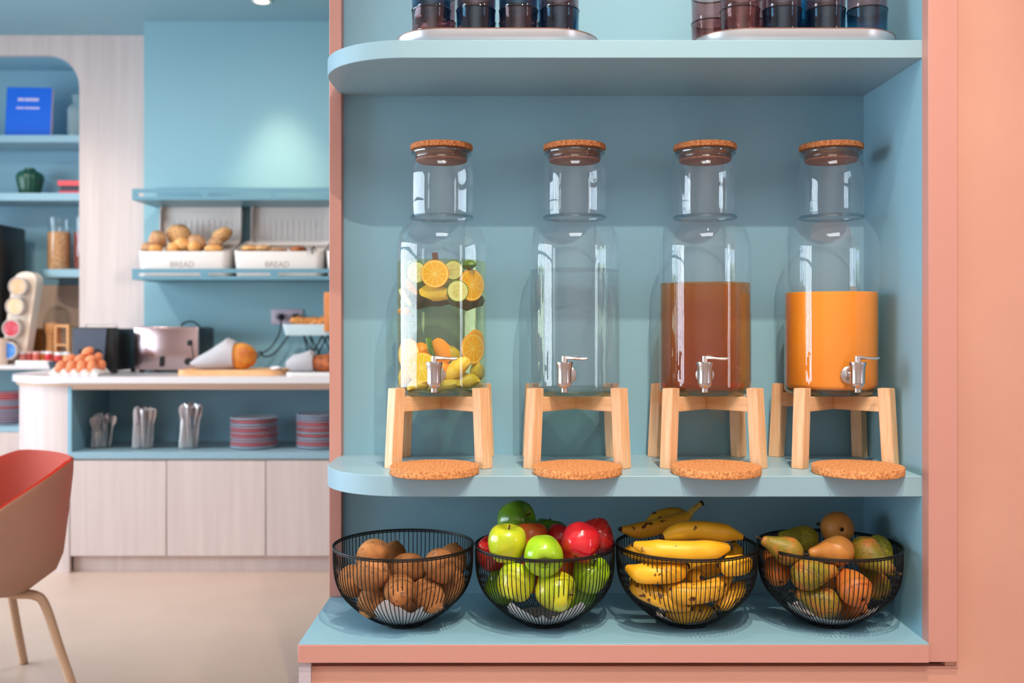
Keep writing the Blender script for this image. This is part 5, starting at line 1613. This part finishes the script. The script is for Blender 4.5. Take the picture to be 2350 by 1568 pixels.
# bananas
BAN = fruit_mat('banana_skin', (232, 164, 26), (242, 182, 44), 16, (236, 172, 32), (96, 52, 22), 62, 0.69, 0.42, 0.4, 0, 0, rand=0.05)
BAN2 = fruit_mat('ripe_banana_skin', (216, 156, 36), (232, 174, 50), 16, None, (86, 46, 24), 58, 0.605, 0.45, 0.4, 0, 0)
BANS = mat('banana_stem', (206, 176, 84), 0.6, col2=(170, 140, 60), vscale=60)
BANT = mat('banana_tip', (44, 32, 26), 0.9)
def bprof(f):
    return min(1.0, 0.34 + 2.6 * f) if f < 0.25 else (1.0 if f < 0.72 else 1.0 - 0.62 * ((f - 0.72) / 0.28) ** 1.8)
def banana(pts, rad, lab, m_=None, stem=None, d_first=True):
    """pts: (px, py, d) from blossom tip to stem end"""
    w = [P(*q) for q in pts]
    o0 = sum(w, Vector()) / len(w)
    t = thing('banana', lab, 'banana', o0, group='bananas in the basket')
    path = catmull([p - o0 for p in w], 30)
    obj('peel', tube(path, lambda f: rad * bprof(f), 15, shape=lambda a: 1 + 0.035 * math.cos(5 * a)), m_ or BAN, t, ang=60)
    d0 = (path[0] - path[1]).normalized()
    obj('tip', tube([path[0] - d0 * 0.001, path[0] + d0 * 0.003, path[0] + d0 * 0.006], lambda f: rad * (0.33 - 0.14 * f), 8), BANT, t)
    d1 = (path[-1] - path[-2]).normalized()
    if stem:
        sp = [path[-1] - d1 * 0.003] + [P(*q) - o0 for q in stem]
        obj('stem', tube(catmull(sp, 12), lambda f: rad * (0.40 - 0.10 * f), 8), BANS, t)
        d2 = (sp[-1] - sp[-2]).normalized()
        obj('stem_end', tube([sp[-1] - d2 * 0.004, sp[-1] + d2 * 0.002], rad * 0.34, 8), BANT, t)
    else:
        obj('stem', tube([path[-1] - d1 * 0.002, path[-1] + d1 * 0.008], rad * 0.38, 8), BANT if m_ is None else BANS, t)
def z5(x, y):
    return 1410 + x / 5.06, 1140 + y / 5.06
def bn(seq):
    return [z5(x, y) + (d,) for x, y, d in seq]
banana(bn([(80, 380, 2.12), (260, 400, 2.13), (480, 360, 2.14), (700, 300, 2.16), (870, 205, 2.18)]), 0.0175, 'mottled banana at the top back, its stem pointing up right', BAN2, [z5(930, 140) + (2.185,), z5(1018, 75) + (2.19,)])
banana(bn([(360, 330, 2.20), (520, 250, 2.21), (680, 215, 2.215), (860, 225, 2.21)]), 0.0165, 'mottled banana behind the top one in the same hand', BAN2)
banana(bn([(1480, 470, 2.10), (1280, 425, 2.09), (1000, 395, 2.08), (760, 410, 2.075), (570, 470, 2.07)]), 0.0195, 'smooth yellow banana lying second from the top')
banana(bn([(235, 560, 2.01), (480, 625, 1.99), (760, 645, 1.985), (1060, 635, 1.99), (1320, 590, 2.01)]), 0.0215, 'big yellow banana resting on the front rim')
banana(bn([(150, 830, 2.02), (300, 890, 1.995), (500, 900, 1.985), (700, 880, 1.99), (820, 820, 2.02)]), 0.0205, 'yellow banana just below the front rim at the left', None)
banana(bn([(1225, 800, 2.00), (1320, 810, 1.995), (1450, 800, 2.01), (1560, 760, 2.06)]), 0.0205, 'yellow banana at the right, its grey tip facing left')
banana(bn([(540, 1060, 2.03), (720, 1120, 1.99), (920, 1130, 1.985), (1150, 1080, 1.995), (1320, 960, 2.03)]), 0.0215, 'long speckled banana curving across the lower front', BAN2)
banana(bn([(880, 1300, 1.995), (700, 1240, 1.995), (480, 1160, 2.0), (300, 1070, 2.02), (220, 980, 2.06)]), 0.0190, 'speckled banana low at the left, its dark tip in front', BAN2)
banana(bn([(1010, 940, 2.00), (940, 940, 2.02), (820, 930, 2.06), (700, 900, 2.12)]), 0.0165, 'banana pointing its cut stem at the viewer')
banana(bn([(1180, 1290, 2.02), (1290, 1220, 2.01), (1400, 1120, 2.03), (1480, 1020, 2.07)]), 0.0170, 'speckled banana low at the right', BAN2)
banana(bn([(600, 1370, 2.05), (800, 1380, 2.04), (980, 1350, 2.04), (1120, 1320, 2.06)]), 0.0175, 'banana at the very bottom of the basket', BAN2)
banana(bn([(110, 640, 2.10), (250, 640, 2.09), (420, 690, 2.09), (600, 720, 2.10)]), 0.0175, 'shaded banana behind the rim at the left')
banana(bn([(820, 800, 2.08), (980, 850, 2.06), (1120, 840, 2.06), (1260, 760, 2.09)]), 0.0175, 'banana behind the front rim in the middle')
banana(bn([(1390, 540, 2.16), (1400, 640, 2.15), (1360, 740, 2.14), (1300, 830, 2.13)]), 0.0175, 'shaded banana behind the big front one at the right')

# pears
PR_A = fruit_mat('conference_pear_skin', (128, 122, 30), (186, 112, 46), 1.0, (150, 122, 36), (98, 74, 30), 9, 0.60, 0.45, 0.4, 0.1)
PR_B = fruit_mat('bronze_pear_skin', (186, 118, 52), (202, 136, 62), 1.0, None, (160, 98, 46), 14, 0.64, 0.4, 0.45, 0.1)
PR_C = fruit_mat('orange_pear_skin', (210, 108, 40), (196, 120, 48), 1.0, None, (170, 88, 36), 12, 0.64, 0.4, 0.45, 0.1)
PR_G = fruit_mat('green_pear_skin', (146, 142, 40), (178, 166, 50), 1.2, None, (96, 88, 34), 9, 0.57, 0.5, 0.35, 0.1)
pprof_ = [(0, -0.90), (0.14, -0.95), (0.34, -0.98), (0.62, -0.84), (0.88, -0.50), (1.0, -0.05), (0.95, 0.40), (0.78, 0.86), (0.58, 1.26), (0.45, 1.60), (0.37, 1.86), (0.27, 2.02), (0.10, 2.08), (0, 2.05)]
def pear_mesh(m_, seed, bend=0.12):
    pr = [(p.x, p.z) for p in catmull([(r, 0, z) for r, z in pprof_], 34)]
    pr[0], pr[-1] = (0, pr[0][1]), (0, pr[-1][1])
    bm = lathe([(max(0, r), z) for r, z in pr], 32)
    for v in bm.verts:
        k = 1 + 0.05 * mnoise.noise(v.co * 1.4 + Vector((seed, 0, 1)))
        v.co.x *= k
        v.co.y *= k
        if v.co.z > 0.4:
            v.co.x += bend * (v.co.z - 0.4) ** 2
    return mesh(bm, m_, True, 180)
PM = {'a': pear_mesh(PR_A, 1), 'b': pear_mesh(PR_B, 2, 0.08), 'c': pear_mesh(PR_C, 3), 'g': pear_mesh(PR_G, 4, 0.16)}
PST = mesh(tube(catmull([(0.30, 0, 1.98), (0.42, 0.02, 2.25), (0.60, 0.06, 2.55)], 8), lambda f: 0.085 - 0.02 * f + 0.03 * f * f, 8), mat('pear_stem', (60, 42, 30), 0.9))
PCL = mesh(lathe([(0.15, -0.935), (0.11, -0.97), (0.06, -0.99), (0.03, -0.93), (0, -0.90)], 10, fn=lambda p, a: Vector((p.x * (1 + 0.4 * math.cos(5 * a)), p.y * (1 + 0.4 * math.cos(5 * a)), p.z))), mat('pear_calyx', (48, 34, 26), 0.9))
def z6(x, y):
    return 1725 + x / 5.226, 1160 + y / 5.226
# fat-end centre, distance, radius px, direction of the neck
pears = [
    (430, 560, 2.030, 33, 'a', (-0.92, 0.1, 0.42), 'pear at the left rim, neck pointing up left, sunlit orange base'),
    (640, 400, 2.170, 30, 'g', (-0.9, 0.2, 0.1), 'shaded green pear at the back left'),
    (1030, 275, 2.150, 38, 'b', (0.05, 1.0, -0.12), 'round bronze pear crowning the heap'),
    (1050, 545, 2.040, 34, 'b', (-0.97, 0.12, -0.1), 'smooth bronze pear in the middle, neck to the left'),
    (1360, 560, 2.050, 36, 'a', (0.45, -0.75, -0.42), 'green-gold pear with its stem facing forward'),
    (1580, 520, 2.120, 32, 'g', (0.25, -0.35, -0.85), 'green pear at the right rim, neck hanging down'),
    (630, 860, 1.990, 36, 'a', (0.95, -0.05, 0.14), 'pear behind the front wires, neck and long stem to the right'),
    (1240, 1010, 1.995, 39, 'c', (-0.2, 0.9, 0.4), 'orange pear low at the front right, base facing forward'),
    (880, 1200, 2.010, 36, 'a', (-0.93, 0.05, 0.35), 'green-brown pear lying low at the front left'),
    (1230, 1270, 2.060, 31, 'c', (-0.3, 0.9, 0.1), 'orange-brown pear at the bottom right'),
    (290, 810, 2.070, 30, 'c', (-0.1, 0.8, 0.6), 'orange-brown pear against the left wires'),
    (1560, 1010, 2.090, 32, 'a', (-0.2, 0.7, 0.7), 'dark shaded pear against the right wires'),
    (950, 850, 2.130, 32, 'b', (-0.2, 0.5, 0.8), 'bronze pear glimpsed in the gap left of the orange one'),
]
sph = []
for k, (x, y, d, w, c, v, lab) in enumerate(pears):
    px, py = z6(x, y)
    sph.append([P(px, py, d), w * d / F_PX * 0.98, k])
its = settle(sph, BX[3])
for (x, y, d, w, c, v, lab), (pos, r, _) in zip(pears, its):
    t = aim(thing('pear', lab, 'pear', pos, group='pears in the basket'), v)
    t.scale = (r, r, r)
    obj('skin', PM[c], parent=t)
    obj('stem', PST, parent=t)
    obj('calyx', PCL, parent=t)
